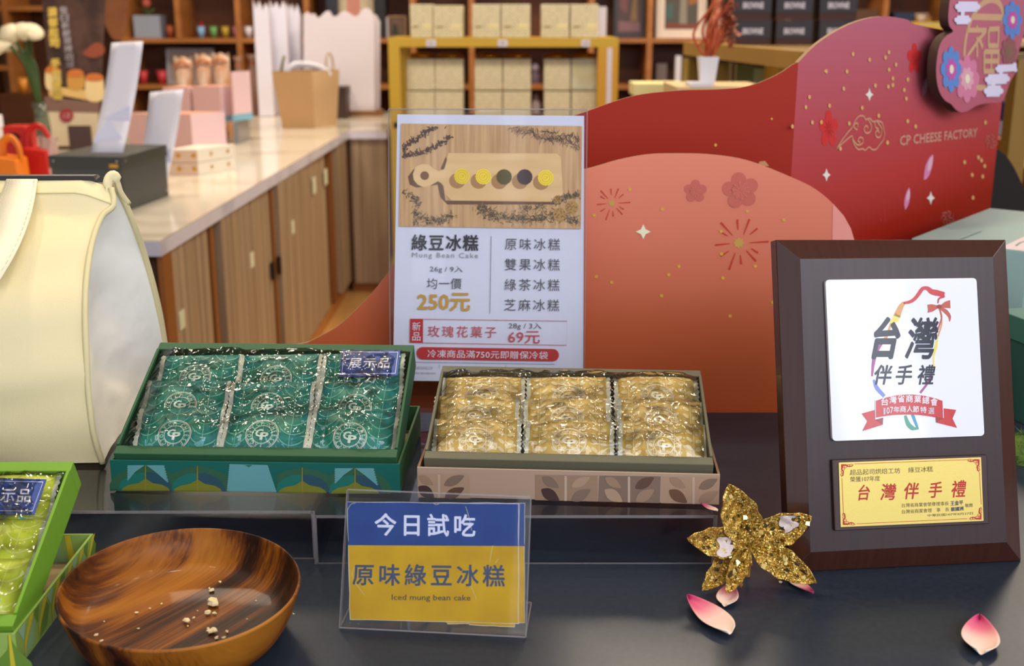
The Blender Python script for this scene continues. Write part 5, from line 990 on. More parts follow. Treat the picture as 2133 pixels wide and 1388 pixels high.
for px in (897, 1046, 1220): 
    MB().box(xr(px-9), xr(px+11 if px < 1100 else px+9), -.006, -.002, zr(97), zr(83)).build('price_tag', mat('tag_white', (206, 204, 216), .5), rk); f = Face(rk, Matrix.Translation((0, -.0065, 0)), lift=.001); f.text({897: 'NO.1', 1046: 'NO.2', 1220: 'NO.3'}[px] if False else '250', (px-5, 87), (px+6, 87), (px-5, 93), 'lettering', mat('tag_grey', (110, 100, 110), .6), 1); f.flush()
BX = mat('beige_box_print', (186, 176, 136), .55); nt = BX.node_tree; b = nt.nodes['Principled BSDF']; tc = nt.nodes.new('ShaderNodeTexCoord'); br = nt.nodes.new('ShaderNodeTexBrick'); br.offset = 0; mp = nt.nodes.new('ShaderNodeMapping'); mp.inputs['Rotation'].default_value = (math.pi/2, 0, 0)
for k, v in (('Scale', 26), ('Mortar Size', .12), ('Brick Width', .5), ('Row Height', .45), ('Mortar Smooth', .6)): br.inputs[k].default_value = v
br.inputs['Color1'].default_value = (*lin((186, 176, 132)), 1); br.inputs['Color2'].default_value = (*lin((158, 146, 100)), 1); br.inputs['Mortar'].default_value = (*lin((214, 208, 180)), 1)
nt.links.new(tc.outputs['Object'], mp.inputs[0]); nt.links.new(mp.outputs[0], br.inputs[0]); nt.links.new(br.outputs[0], b.inputs['Base Color'])
BXT = mat('beige_box_top', (200, 186, 132), .5)
k = 0
for (gx, pairs) in ((0, ((855, 901), (903, 964))), (1, ((984, 1042), (1044, 1105))), (2, ((1127, 1186), (1188, 1247)))):
    for j, (a, b_) in enumerate(pairs):
        t, w, h = carton('beige_gift_box', 'beige grid printed box on top of the yellow rack, %s of the %s pair' % (('left', 'right')[j], ('left', 'middle', 'right')[gx]), 'box', a, 9+(2 if (gx, j) == (0, 1) else 0), b_, 79, RY+.05, .16, BX, 'beige boxes on top of the yellow rack', z=zr(79))
        f = Face(t, lift=.0008).direct(); f.poly([(w*.15, h*.28), (w*.85, h*.28), (w*.85, h*.42), (w*.15, h*.42)], 'label_print', mat('box_label', (214, 204, 150), .5), 1); f.poly([(-w*.8, h*.30), (-w*.3, h*.30), (-w*.3, h*.36), (-w*.8, h*.36)], 'label_print', mat('box_label_dark', (150, 136, 96), .5), 1); f.flush()
for (gx, pairs) in ((0, ((848, 905), (907, 965))), (1, ((989, 1046), (1048, 1106))), (2, ((1133, 1188), (1190, 1247)))):
    for j, (a, b_) in enumerate(pairs):
        for lvl, (ya, yb) in enumerate(((191, 255), (123, 190))):
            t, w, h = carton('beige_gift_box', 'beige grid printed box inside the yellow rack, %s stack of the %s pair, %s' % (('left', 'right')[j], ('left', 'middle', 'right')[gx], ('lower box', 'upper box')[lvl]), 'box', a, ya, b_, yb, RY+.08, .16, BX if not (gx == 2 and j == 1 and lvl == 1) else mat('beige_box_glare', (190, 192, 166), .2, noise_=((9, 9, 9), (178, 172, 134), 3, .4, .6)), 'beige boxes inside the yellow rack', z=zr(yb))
    x0, x1 = pairs[0][0], pairs[1][1]
    for j, (a, b_) in enumerate(pairs):
        p0 = at_y(a, 122, RY+.08); p1 = at_y(b_, 122, RY+.08); t = thing('gold_tray', 'domed gold tray on the %s stack of the %s pair in the yellow rack' % (('left', 'right')[j], ('left', 'middle', 'right')[gx]), 'tray', Vector(((p0.x+p1.x)/2, RY+.16, zr(122.5))), 'gold trays on the beige boxes')
        R = (p1.x-p0.x)/2; MB().lathe([(R*.97, .001), (R, .006), (R*.93, .016), (R*.6, .024), (.001, .026)], 28, sy=.85).build('tray_body', mat('gold_foil', (206, 164, 44), .18, metal=1, bump=(60, .5, .004)), t, smooth=True)
        MB().tube([(R*math.cos(q_), R*.85*math.sin(q_), .006) for q_ in [i*math.pi/14 for i in range(29)]], .003, 6, caps=False).build('rim', mat('gold_foil'), t, smooth=True)
# ================================================================ second rack with black boxes
p0 = at_y(1424, 88, 4.65); p1 = at_y(1669, 112, 3.25); d = (p1-p0); d.z = 0; L = d.length; ang = math.atan2(d.y, d.x); zt = .5*(p0.z+p1.z); zt = 1.304
rM = Matrix.Translation((p0.x, p0.y, 0)) @ Matrix.Rotation(ang, 4, 'Z'); BR = mat('rack_brown', (146, 112, 44), .5)
r2 = thing('brown_rack', 'ochre brown display rack carrying black boxes, behind the red board', 'display rack', rM)
MB().box(0, L+.1, 0, .05, zt-.05, zt).build('top_rail', BR, r2); MB().box(.0, .09, 0, .05, 0, zt-.062).build('post', mat('rack_olive', (136, 110, 30), .5), r2); MB().box(.42, .50, 0, .05, 0, zt-.062).build('post', mat('rack_olive'), r2)
MB().box(-.0, L+.1, .05, .62, zt-.02, zt-.004).build('top_shelf', mat('rack_top', (120, 92, 40), .4), r2); MB().box(L+.02, L+.1, 0, .05, 0, zt-.062).build('post', mat('rack_olive'), r2)
MB().box(0, .05, .57, .62, 0, zt-.02).build('post', BR, r2); MB().box(L+.05, L+.1, .57, .62, 0, zt-.02).build('post', BR, r2); MB().box(0, L+.1, .02, .6, .70, .73).build('shelf', BR, r2)
BKB = mat('black_card', (40, 34, 38), .5); BKS = mat('box_silver_print', (220, 216, 226), .4); BKE = mat('black_card_brown', (70, 36, 26), .6)
Yb = 4.22
for cxi, (a, b_) in enumerate(((1531, 1606), (1617, 1692), (1707, 1784))):
    for lvl in range(3):
        yb = 94-lvl*50; pz = at_y(a, 94, Yb).z+lvl*.088; A_ = at_y(a+(lvl % 2)*-2, 60, Yb); B_ = at_y(b_-(lvl % 2)*2, 60, Yb)
        t = thing('black_gift_box', 'black gift box with silver lettering on the brown rack, %s of the %s stack' % (('bottom', 'middle', 'top')[lvl], ('left', 'middle', 'right')[cxi]), 'box', Vector(((A_.x+B_.x)/2, Yb, pz)), 'black gift boxes on the brown rack')
        w = (B_.x-A_.x)/2; MB().box(-w, w, 0, .12, 0, .055).build('base', BKE, t); MB().box(-w-.001, w+.001, -.001, .121, .022, .086).build('lid', BKB, t, bevel=.001)
        f = Face(t, Matrix.Translation((0, -.0012, 0)), lift=.0008).direct(); f.textbox('BROWNIE', -w*.56, .058, w*.56, .038, 'lettering', BKS, 1, bold=.05); f.flush()
# orange twig plant in a white pot
PY = 3.3; pp = at_y(1472, 178, PY); pt = thing('twig_plant', 'white square pot of orange twigs, behind the red board beside the brown rack', 'potted plant', Vector((pp.x, PY, pp.z)))
w0 = W_(13, PY)*1.0; w1 = W_(19, PY)*1.0; h = at_y(1476, 118, PY).z-pp.z; MB().hexa([(-w0, -w0, 0), (w0, -w0, 0), (w0, w0, 0), (-w0, w0, 0)], [(-w1, -w1, h), (w1, -w1, h), (w1, w1, h), (-w1, w1, h)]).build('pot', mat('pot_white', (224, 224, 232), .2), pt)
TWG = mat('twig_orange', (186, 84, 46), .6); r = random.Random(8); tip = lambda px, py: at_y(px, py, PY)-Vector((pp.x, PY, pp.z))
for i in range(16):
    a = Vector((r.uniform(-.01, .01), r.uniform(-.01, .01), h)); e = tip(r.uniform(1490, 1530), r.uniform(-20, 70)); mid = a.lerp(e, .5)+Vector((r.gauss(0, .018)-.01, r.gauss(0, .02), -.01))
    MB().tube(curve([a, mid, e+Vector((0, r.gauss(0, .04), 0))], 6), .0036, 5).build('twig', TWG, pt, smooth=True)
m = MB()
for i in range(110): e = tip(r.uniform(1502, 1530), r.uniform(0, 95)); m.add([e+Vector((r.gauss(0, .008), r.gauss(0, .02), r.gauss(0, .008))) for _ in range(3)], [(0, 1, 2)])
m.build('leaf_haze', mat('twig_leaf', (170, 92, 66), .7), pt)['kind'] = 'stuff'
PTZ = pp.z
t = thing('plant_stand', 'plain ochre display stand behind the red board, carrying the twig pot and trays', 'display stand', Vector((.5, 3.2, 0))); MB().box(-.05, .20, 0, .3, PTZ-.03, PTZ).build('top', mat('stand_cream', (206, 180, 130), .5), t)
for sx in (-.04, .14): 
    for sy in (.01, .24): MB().box(sx, sx+.05, sy, sy+.05, 0, PTZ-.03).build('leg', BR, t)
carton('cream_tray', 'cream paper tray with a white rim, behind the top of the red board', 'tray', 1320, 174, 1430, 200, 4.7, .2, mat('tray_cream', (214, 208, 150), .5)); carton('white_saucer', 'white folded napkin pile beside the twig pot', 'napkins', 1437, 173, 1484, 186, 3.21, .1, mat('card_white'), z=PTZ)
carton('mint_box', 'pale mint box under the brown rack, behind the red board', 'box', 1572, 142, 1640, 210, 4.3, .2, mat('mint_card', (196, 232, 212), .5)); carton('sage_box', 'sage green box left of the pale mint box, behind the red board', 'box', 1532, 133, 1571, 210, 4.35, .2, mat('sage_card', (160, 186, 150), .5)); carton('yellow_carton', 'yellow carton under the brown rack, right of the pale mint box', 'box', 1615, 112, 1700, 215, 4.0, .2, mat('carton_yellow', (236, 208, 84), .5)); carton('lilac_card', 'narrow lilac card left of the sage green box', 'card', 1523, 130, 1532, 180, 4.33, .02, mat('card_lilac', (150, 130, 140), .6))
# ================================================================ things at the far right
carton('yellow_partition', 'tall yellow display partition at the upper right edge', 'partition', 2098, 130, 2200, 480, 3.85, .05, mat('panel_yellow', (206, 186, 78), .5), z=0)
t, w, h = carton('patterned_tray', 'yellow patterned carton with green dots at the right edge, above the black board', 'box', 2080, 318, 2190, 350, 3.3, .2, mat('carton_patterned', (222, 180, 80), .5)); f = Face(t, lift=.001).direct()
for i in range(5): f.ell(-w+.02+i*.04, h*.5, .009, .009, 'dot_print', [mat('dot_green', (60, 120, 84), .5), mat('dot_cream', (236, 226, 190), .5)][i % 2], 1)
f.flush(); zt_ = at_y(2080, 318, 3.3).z; carton('orange_carton', 'orange flat carton stacked on the yellow patterned carton at the right edge', 'box', 2086, 292, 2190, 318, 3.3, .2, mat('carton_orange', (196, 94, 40), .5), z=zt_)
zt2 = at_y(2080, 350, 3.3).z; t = thing('side_stand', 'plain wooden display stand at the right edge, behind the black board', 'display stand', Vector((at_y(2080, 350, 3.3).x+.2, 3.25, 0))); MB().box(-.13, .5, 0, .5, zt2-.03, zt2).build('top', BR, t)
for sx in (-.12, .44):
    for sy in (.02, .43): MB().box(sx, sx+.05, sy, sy+.05, 0, zt2-.03).build('leg', BR, t)
t = thing('blue_bottle', 'small blue and white bottle behind the medallion\'s right edge', 'bottle', Vector((at_y(2090, 285, 3.45).x, 3.45, at_y(2090, 290, 3.45).z-.03))); MB().lathe([(.02, 0), (.022, .08), (.02, .085)], 14).build('body', mat('bottle_pale', (190, 196, 214), .3), t, smooth=True); MB().lathe([(.021, .085), (.022, .13), (.01, .145), (.001, .146)], 14).build('cap', mat('cap_blue', (40, 50, 110), .3), t, smooth=True)
carton('cream_shelf_edge', 'cream coloured shelf board at the top right edge', 'shelf', 2098, 84, 2220, 98, 4.4, .3, mat('shelf_cream', (200, 170, 130), .5))
# ================================================================ things on the left counter
def onc(name, label, cat, xl, xr_, yb, yt, m, depth=.12, z=CZ, group=None, rot=0, part='carton', bevel=.002, mats=None):
    a = at_z(xl, yb, z); b = at_z(xr_, yb, z); Y = a.y; top_ = at_y(xl, yt, Y).z
    t = thing(name, label, cat, Matrix.Translation(((a.x+b.x)/2, Y, z)) @ Matrix.Rotation(rot, 4, 'Z'), group); w = (b.x-a.x)/2; h = top_-z
    if m: MB().box(-w, w, 0, depth, 0, h).build(part, m, t, bevel=bevel)
    return t, w, h, Y
# grey storage box with lid, rotated
GB = mat('grey_board', (66, 70, 70), .45, bump=(300, .1, .001)); c0 = at_z(262, 442, CZ); c1 = at_z(352, 408, CZ); dx = (c1-c0); dep = dx.length; angb = math.atan2(dx.y, dx.x)
wB = .185+.0; gM = Matrix.Translation(c0) @ Matrix.Rotation(angb-math.pi/2, 4, 'Z'); tg = thing('storage_box', 'dark grey lidded storage box with metal corners, on the marble counter behind the cream bag', 'storage box', gM)
hB = at_y(262, 352, c0.y).z-CZ; hT = at_y(262, 326, c0.y).z-CZ; wB = .215
MB().box(-wB, 0, 0, dep, 0, hT-.01).build('box_body', GB, tg, bevel=.002); MB().box(-wB-.004, .004, -.004, dep+.004, hB, hT).build('lid', mat('grey_lid', (60, 62, 60), .42), tg, bevel=.002)
RV = mat('rivet', (150, 146, 132), .3, metal=.9); m = MB()
for x_, y_ in ((-.012, -.006), (-wB+.012, -.006)):
    for z_ in (.02, .06, hT-.015): 
        if z_ < hT: MB().ball((x_, y_+.002, z_), .004, 6).build('rivet', RV, tg)
for y_ in (.02, dep-.02):
    for z_ in (.02, hT-.015): MB().ball((.002, y_, z_), .004, 6).build('rivet', RV, tg)
MB().box(-.035, -.008, -.0065, -.0035, hB+.003, hB+.014).build('brass_plate', mat('brass', (226, 176, 80), .3, metal=.8), tg)
# two tall price papers
PPR = mat('price_paper', (236, 236, 246), .6); PPR2 = mat('price_paper_pattern', (216, 220, 244), .6)
def paper(P4, Y0, Y1, z, label, n=10):
    bl, br_, tr, tl = [at_y(p[0], p[1], Y0 if i < 2 else Y1) for i, p in enumerate(P4)]
    o = bl.lerp(br_, .5); t = thing('price_card', label, 'card', Matrix.Translation(o)); V = []
    def fn(u, v): a = bl.lerp(br_, u); b = tl.lerp(tr, u); q = a.lerp(b, v)-o; q.y += .02*math.sin(v*3.1); return q
    MB().grid(fn, 4, n).build('paper', PPR, t, smooth=True, solid=.0012); MB().add([fn(0, .1)+Vector((0, -.003, 0)), fn(.9, .12)+Vector((0, -.003, 0)), fn(.3, .3)+Vector((0, -.003, 0))], [(0, 1, 2)]).add([fn(.1, .3)+Vector((0, -.003, 0)), fn(1, .28)+Vector((0, -.003, 0)), fn(.9, .42)+Vector((0, -.003, 0))], [(0, 1, 2)]).build('printed_pattern', PPR2, t)
    return t
zl = CZ+hT
paper([(189, 318), (256, 318), (298, 86), (232, 89)], 3.40, 3.50, zl, 'tall narrow lilac white price card standing on the grey storage box')
paper([(278, 398), (343, 398), (382, 186), (312, 192)], 3.66, 3.72, zl, 'shorter tilted lilac white price card, behind the grey storage box')
# pink cartons and bags
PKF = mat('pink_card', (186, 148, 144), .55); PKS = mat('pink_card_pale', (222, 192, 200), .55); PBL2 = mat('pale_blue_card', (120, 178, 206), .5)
def pinkbox(xl, xm, xr_, yb, yt, label, z=CZ, Yoff=0, skew=8, bottom=None, name='pink_gift_bag', cat='gift bag', hnd=True):
    a = at_z(xl, yb, z); b = at_z(xm, yb+2, z); w = (b-a).length; Y = b.y; c = at_y(xr_, yb-18, Y+.16); top_ = at_y(xm, yt, Y).z; ang_ = math.atan2(b.y-a.y, b.x-a.x)
    t = thing(name, label, cat, Matrix.Translation((b.x, b.y, z)) @ Matrix.Rotation(ang_, 4, 'Z')); h = top_-z; sx = W_(xr_-xm, Y); d_ = .14
    V = [(-w, 0, 0), (0, 0, 0), (sx, d_, 0), (-w+sx, d_, 0)]; Z = lambda q, hh: [(v[0], v[1], hh) for v in q]
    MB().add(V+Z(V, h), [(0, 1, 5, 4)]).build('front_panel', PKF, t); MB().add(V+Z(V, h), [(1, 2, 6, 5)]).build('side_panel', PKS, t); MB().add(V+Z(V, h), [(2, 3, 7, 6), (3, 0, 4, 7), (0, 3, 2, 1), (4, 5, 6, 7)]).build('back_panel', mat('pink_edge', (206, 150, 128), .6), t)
    if bottom: MB().add([(-w-.001, -.002, 0), (.001, -.002, 0), (sx+.002, d_-.001, 0)]+[(-w-.001, -.002, h*.12), (.001, -.002, h*.12), (sx+.002, d_-.001, h*.12)], [(0, 1, 4, 3), (1, 2, 5, 4)]).build('blue_band', PBL2, t)
    f = Face(t, lift=.001).direct(); r = random.Random(xl)
    for i in range(6): f.poly(star4(-w*r.uniform(.1, .9), h*r.uniform(.15, .85), .006, .006), 'dot_print', mat('dot_pink_pale', (226, 196, 192), .5), 1)
    f.flush(); return t, w, h
pinkbox(271, 403, 448, 322, 238, 'large pink gift bag nearest on the marble counter, behind the short price card')
zst = CZ+.10
st = thing('acrylic_stand', 'low smoky acrylic stand under the blue-banded pink bags, on the marble counter', 'display stand', at_z(455, 300, CZ)); MB().box(-.28, .10, .0, .22, .092, .10).build('plate', ACE, st); MB().box(.07, .095, .0, .22, 0, .092).build('leg', mat('smoky_acrylic', (120, 124, 128), .2), st); MB().box(-.28, -.255, .0, .22, 0, .092).build('leg', mat('smoky_acrylic'), st)
Yst = at_z(455, 300, CZ).y
def pink2(xl, xm, xr_, yb, yt, label):
    b = at_y(xm, yb, Yst+.02); a = at_y(xl, yb, Yst+.02); w = b.x-a.x; h = at_y(xm, yt, Yst+.02).z-zst
    t = thing('pink_gift_bag', label, 'gift bag', Matrix.Translation((b.x, Yst+.02, zst)), 'pink gift bags on the acrylic stand'); sx = W_(xr_-xm, Yst); V = [(-w, 0, 0), (0, 0, 0), (sx, .12, 0), (-w+sx, .12, 0)]; Z = lambda hh: [(v[0], v[1], hh) for v in V]
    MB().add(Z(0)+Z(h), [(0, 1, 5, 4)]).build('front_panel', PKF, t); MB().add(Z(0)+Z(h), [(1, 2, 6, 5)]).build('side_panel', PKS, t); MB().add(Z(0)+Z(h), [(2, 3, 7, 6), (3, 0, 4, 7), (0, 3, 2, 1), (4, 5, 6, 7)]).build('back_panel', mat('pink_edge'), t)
    MB().add([(-w-.001, -.002, 0), (.001, -.002, 0), (sx+.002, .119, 0), (-w-.001, -.002, h*.13), (.001, -.002, h*.13), (sx+.002, .119, h*.13)], [(0, 1, 4, 3), (1, 2, 5, 4)]).build('blue_band', PBL2, t); return t
pink2(345, 398, 410, 262, 182, 'left pink gift bag on the acrylic stand'); pink2(406, 463, 484, 264, 180, 'middle pink gift bag with a blue band, on the acrylic stand'); pink2(486, 490, 514, 262, 150, 'right tall pink gift bag with a blue band, on the acrylic stand')
# clear boxes with gold seals
CLB = mat('blush_box', (218, 188, 166), .4); GS = mat('gold_seal', (206, 156, 60), .35, metal=.4); WB_ = mat('white_box_side', (226, 220, 208), .35)
b = at_z(414, 366, CZ)
for i in range(2):
    t = thing('cookie_box', ['lower', 'upper'][i]+' blush and white cookie box with gold seals, beside the grey storage box', 'box', Matrix.Translation((b.x, b.y, CZ+i*.047)), 'cookie boxes with gold seals'); w = W_(62, b.y)
    MB().add([(-w, 0, 0), (0, 0, 0), (0, 0, .045), (-w, 0, .045)], [(0, 1, 2, 3)]).build('front_panel', CLB, t); V = [(-w, 0, 0), (0, 0, 0), (.09, .19, 0), (-w+.06, .19, 0)]; V2 = [(v[0], v[1], .045) for v in V]
    MB().add(V+V2, [(1, 2, 6, 5), (2, 3, 7, 6), (3, 0, 4, 7), (4, 5, 6, 7), (0, 3, 2, 1)]).build('box_body', WB_, t)
    for x_ in (-w*.62, -w*.12): MB().lathe([(.009, 0), (.001, .001)], 14).xf(Matrix.Translation((x_, -.002, .024)) @ Matrix.Rotation(math.pi/2, 4, 'X')).build('gold_seal', GS, t)
    for q_ in (.35, .8): MB().lathe([(.007, 0), (.001, .001)], 14).xf(Matrix.Translation((.09*q_+.002, .19*q_-.001, .024)) @ Matrix.Rotation(math.atan2(.19, .09), 4, 'Z') @ Matrix.Rotation(math.pi/2, 4, 'X')).build('gold_seal', GS, t)
# wrapped bread bags behind
BRD2 = mat('bread_wrap', (214, 190, 170), .45, noise_=((24, 24, 10), (186, 128, 76), 3, .42, .62))
for i, (x0, x1, y0) in enumerate(((366, 405, 122), (410, 446, 116), (446, 482, 114))):
    a = at_y(x0, 180, Yst+.3); c = at_y(x1, 180, Yst+.3); p = (a+c)/2; t = thing('bread_bag', ['left', 'middle', 'right'][i]+' clear bag of wrapped bread slices, above the pink gift bags', 'bread bag', Vector((p.x, Yst+.3, CZ)), 'bread bags behind the pink gift bags'); w = (c.x-a.x)/2; h = at_y(x0, y0, Yst+.3).z-CZ
    def fn(u, v): a_ = 2*math.pi*u; return (w*(1.0-.12*math.sin(v*3.1))*math.cos(a_)*1.0, .05*math.sin(a_)*(1-.85*v**6), h*v+.010*math.sin(a_*3)*v**4)
    MB().grid(fn, 24, 14).build('bag', BRD2, t, smooth=True); MB().tube([(-w*.9, -.03, h*.92), (0, -.045, h*.95), (w*.9, -.03, h*.92)], .006, 6).build('tie', mat('tie_orange', (176, 104, 56), .5), t)
for i, (x0, x1, y0, yb) in enumerate(((486, 512, 118, 244), (512, 546, 114, 242))):
    t, w, h, Y = onc('brown_bottle_bag', ['left', 'right'][i]+' tall brown wrapped bag with a gathered top, beside the tall white bags', 'bag', x0, x1, yb, y0, None, group='tall brown wrapped bags')
    MB().lathe([(w*.9, 0), (w, h*.1), (w*.9, h*.6), (w*.45, h*.84), (w*.35, h*.88), (w*.8, h), (w*.6, h), (.001, h*.85)], 18).xf(Matrix.Translation((0, w, 0))).build('bag', mat('brown_wrap', (112, 78, 62), .4, noise_=((10, 10, 3), (146, 112, 96), 3, .4, .7)), t, smooth=True)
    MB().tube([(w*.4*math.cos(q_), w+w*.4*math.sin(q_), h*.86) for q_ in [k*.7 for k in range(10)]], .006, 5).build('tie', mat('tie_orange'), t)
# white zigzag topped tall bags
WPB = mat('bag_white', (222, 222, 240), .55); WPE = mat('bag_edge_wood', (190, 142, 92), .6)
def jag(x0, x1, y0, y1, n, seed, scallop=False):
    r = random.Random(seed); P = []
    for i in range(n+1): t = i/n; P.append((x0+(x1-x0)*t, y0+(y1-y0)*t+(r.uniform(-1, 1)*(6 if scallop else 7))+(9 if i % 2 else -9)*(.6 if scallop else 1)))
    return P
for i, (x0, x1, xb0, xb1, yt, yb) in enumerate(((526, 560, 540, 572, 10, 243), (561, 597, 573, 606, 12, 235), (597, 624, 602, 630, 10, 220))):
    Y = at_z(xb0, 243, CZ).y+i*.12; r0 = at_y((xb0+xb1)/2, yb, Y); t = thing('white_paper_bag', ['first', 'second', 'third'][i]+' from the left of three tall white zigzag topped bags, on the counter', 'paper bag', Vector((r0.x, Y, CZ)), 'tall white zigzag bags'); q = lambda x, y: (at_y(x, y, Y).x-r0.x, at_y(x, y, Y).z-CZ)
    P = [q(x, y) for x, y in jag(x0, x1, yt, yt+4, 5, i+3)]+[(q(xb1, yb)[0], .003), (q(xb0, yb)[0], .003)]
    MB().prism(P, 0, .012, 0, 1).build('front_panel', [WPB, WPE], t); P2 = [(p[0]+.0, p[1]-.02 if p[1] > .1 else p[1]) for p in P]; MB().prism(P2, .05, .06).build('back_panel', WPB, t); MB().box(q(xb0, yb)[0], q(xb1, yb)[0], .012, .05, .0, .01).build('base', WPE, t)
Y = 6.8; r0 = at_y(710, 218, Y); zb0 = CZ
t = thing('large_white_bag', 'large wide white bag with a scalloped top, at the back corner of the counter', 'paper bag', Vector((r0.x, Y, CZ))); q = lambda x, y: (at_y(x, y, Y).x-r0.x, at_y(x, y, Y).z-CZ)
P = [q(x, y) for x, y in ((632, 30), (640, 25), (648, 30), (655, 28), (662, 38), (670, 32), (678, 24), (686, 22), (693, 34), (701, 34), (710, 26), (718, 22), (726, 26), (738, 34), (746, 32), (752, 22), (762, 16), (772, 20), (780, 34))]+[(q(780, 217)[0], .03), (q(632, 217)[0], .03)]
MB().prism(P, 0, .02, 0, 1).build('front_panel', [mat('bag_white_warm', (216, 210, 220), .55), WPE], t); MB().prism([(p[0]+.02, p[1]-(.03 if p[1] > .1 else 0)) for p in P], .10, .11, 0, 1).build('back_panel', [mat('bag_white_warm'), WPE], t); MB().box(q(632, 0)[0], q(788, 0)[0], -.03, .13, 0, .03).build('wooden_base', mat('base_brown', (130, 88, 50), .6), t)
# kraft bag
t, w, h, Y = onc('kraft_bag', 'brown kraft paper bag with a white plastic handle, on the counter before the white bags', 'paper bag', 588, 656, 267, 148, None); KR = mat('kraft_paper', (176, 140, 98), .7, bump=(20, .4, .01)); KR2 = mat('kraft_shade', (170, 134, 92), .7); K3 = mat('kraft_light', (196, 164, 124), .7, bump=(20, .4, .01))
sx = W_(34, Y); V = [(-w, 0, 0), (w, 0, 0), (w+sx, .18, .0), (-w+sx, .18, 0)]; e_ = W_(14, Y); V2 = [(-w-e_, -.02, h), (w-.0, -.02, h), (w+sx+e_*.6, .2, h), (-w+sx-e_, .2, h)]
MB().add(V+V2, [(0, 1, 5, 4)]).build('front_panel', KR, t); MB().add(V+V2, [(1, 2, 6, 5)]).build('side_panel', K3, t); MB().add(V+V2, [(2, 3, 7, 6), (3, 0, 4, 7), (0, 3, 2, 1)]).build('back_panel', KR2, t)
MB().tube(curve([(w+sx*.6, .12, h-.01), (w+sx*.62, .12, h+.055), (w+sx*.75, .14, h+.085), (w+sx*.92, .16, h+.055), (w+sx*.95, .16, h-.01)], 5), .005, 6).build('rope_handle', mat('rope_tan', (170, 140, 96), .7), t, smooth=True)
MB().tube(curve([(-w+.02, .06, h-.02), (-w+.05, .06, h+.015), (0, .07, h+.03), (w, .09, h+.02), (w+sx*.6, .12, h-.01), (w+sx*.7, .13, h-.03)], 6), .018, 10, flat=.6).build('plastic_handle', mat('plastic_white', (226, 228, 240), .3), t, smooth=True)
MB().tube([(-w+.0, .05, h), (-w+.012, .05, h+.05), (-w+.02, .05, h+.075)], .008, 6).build('clip', mat('clip_olive', (120, 116, 70), .5), t, smooth=True)
t, w, h, Y = onc('dark_carton', 'dark brown carton on the counter, between the kraft bag and the large white bag', 'box', 684, 722, 248, 183, mat('dark_brown_card', (64, 44, 36), .5), depth=.16); MB().box(-w-.004, w+.004, -.004, .164, h-.04, h+.004).build('lid', mat('dark_brown_lid', (56, 38, 32), .5), t)
# poster
Yp = at_z(140, 312, CZ).y; o = at_y(150, 312, Yp); t = thing('bread_poster', 'dark poster of bread loaves with yellow characters, behind the grey storage box', 'poster', Matrix.Translation((o.x, Yp, CZ))); f = Face(t, lift=.0015).crop(0, 0, 3.47)
P = [f.uv(*p) for p in ((300, -40), (760, -40), (700, 1060), (395, 1060))]; P[2] = (P[2][0], 0); P[3] = (P[3][0], 0)
MB().prism(P, 0, .012).build('board', mat('poster_brown', (84, 58, 48), .5, noise_=((9, 9, 9), (52, 34, 28), 3, .4, .6)), t)
f.poly([(345, 800), (715, 810), (698, 1055), (395, 1055)], 'cream_print', mat('poster_cream2', (206, 190, 158), .5), 1)
f.poly([(320, 700), (450, 690), (720, 740), (715, 815), (345, 805)], 'bread_print', mat('poster_taupe', (124, 94, 82), .5), 2)
def loaf(x0, y0, x1, y1, ct_, cb): f.poly([(x0, y0+40), (x0+15, y0+8), ((x0+x1)/2, y0-4), (x1-15, y0+8), (x1, y0+40), (x1-5, y1), (x0+10, y1)], 'bread_print', cb, 3, smooth=3); f.poly([(x0, y0+40), (x0+15, y0+5), ((x0+x1)/2, y0-6), (x1-15, y0+5), (x1, y0+40), ((x0+x1)/2, y0+52)], 'bread_print', ct_, 4, smooth=3)
CR1 = mat('crust_orange', (196, 112, 48), .5); CR2 = mat('crumb_yellow', (216, 180, 110), .5); CR3 = mat('crumb_cream', (224, 200, 146), .5)
loaf(330, 480, 440, 640, CR1, CR3); loaf(490, 505, 610, 640, CR1, mat('crumb_gold', (196, 146, 66), .5)); loaf(620, 535, 750, 720, CR1, CR3); f.poly([(345, 620), (620, 650), (720, 700), (700, 740), (360, 700)], 'bread_print', CR2, 2); f.poly([(600, 390), (640, 345), (700, 305), (750, 330), (755, 385), (680, 420)], 'bread_print', mat('crust_red', (140, 70, 44), .5), 3, smooth=3)
YL = mat('poster_yellow', (206, 178, 82), .5); PG = mat('poster_grey_print', (160, 152, 158), .5)
for i, c_ in enumerate('濃郁起司'): f.textbox(c_, 350+i*5, 55+i*74, 415+i*5, 118+i*74, 'lettering', YL, 5, bold=.06)
for i, c_ in enumerate('手作蛋糕'): f.textbox(c_, 372+i*5, 425+i*76, 438+i*5, 488+i*76, 'lettering', YL, 5, bold=.06)
for i, c_ in enumerate('每日新鮮現烤出爐'): f.textbox(c_, 436+i*7, 45+i*56, 492+i*7, 96+i*56, 'lettering', PG, 5, bold=.02)
f.ell(482, 836, 52, 50, 'seal_print', mat('seal_red', (150, 44, 50), .5), 3, 24); f.textbox('人氣', 450, 812, 515, 858, 'seal_lettering', mat('seal_pink', (206, 150, 150), .5), 4); f.flush()
carton('dark_price_tag', 'dark brown hanging card with a pale dot, before the bread poster', 'card', 145, 262, 188, 312, Yp-.12, .01, mat('tag_brown', (70, 50, 46), .5), z=CZ)
carton('leather_panel', 'tan brown curved leather chair back, at the top left beside the shelf', 'chair', 208, -40, 262, 86, 6.4, .04, mat('leather_tan', (150, 94, 56), .5, noise_=((4, 4, 4), (112, 64, 36), 3, .3, .7)), build=False)
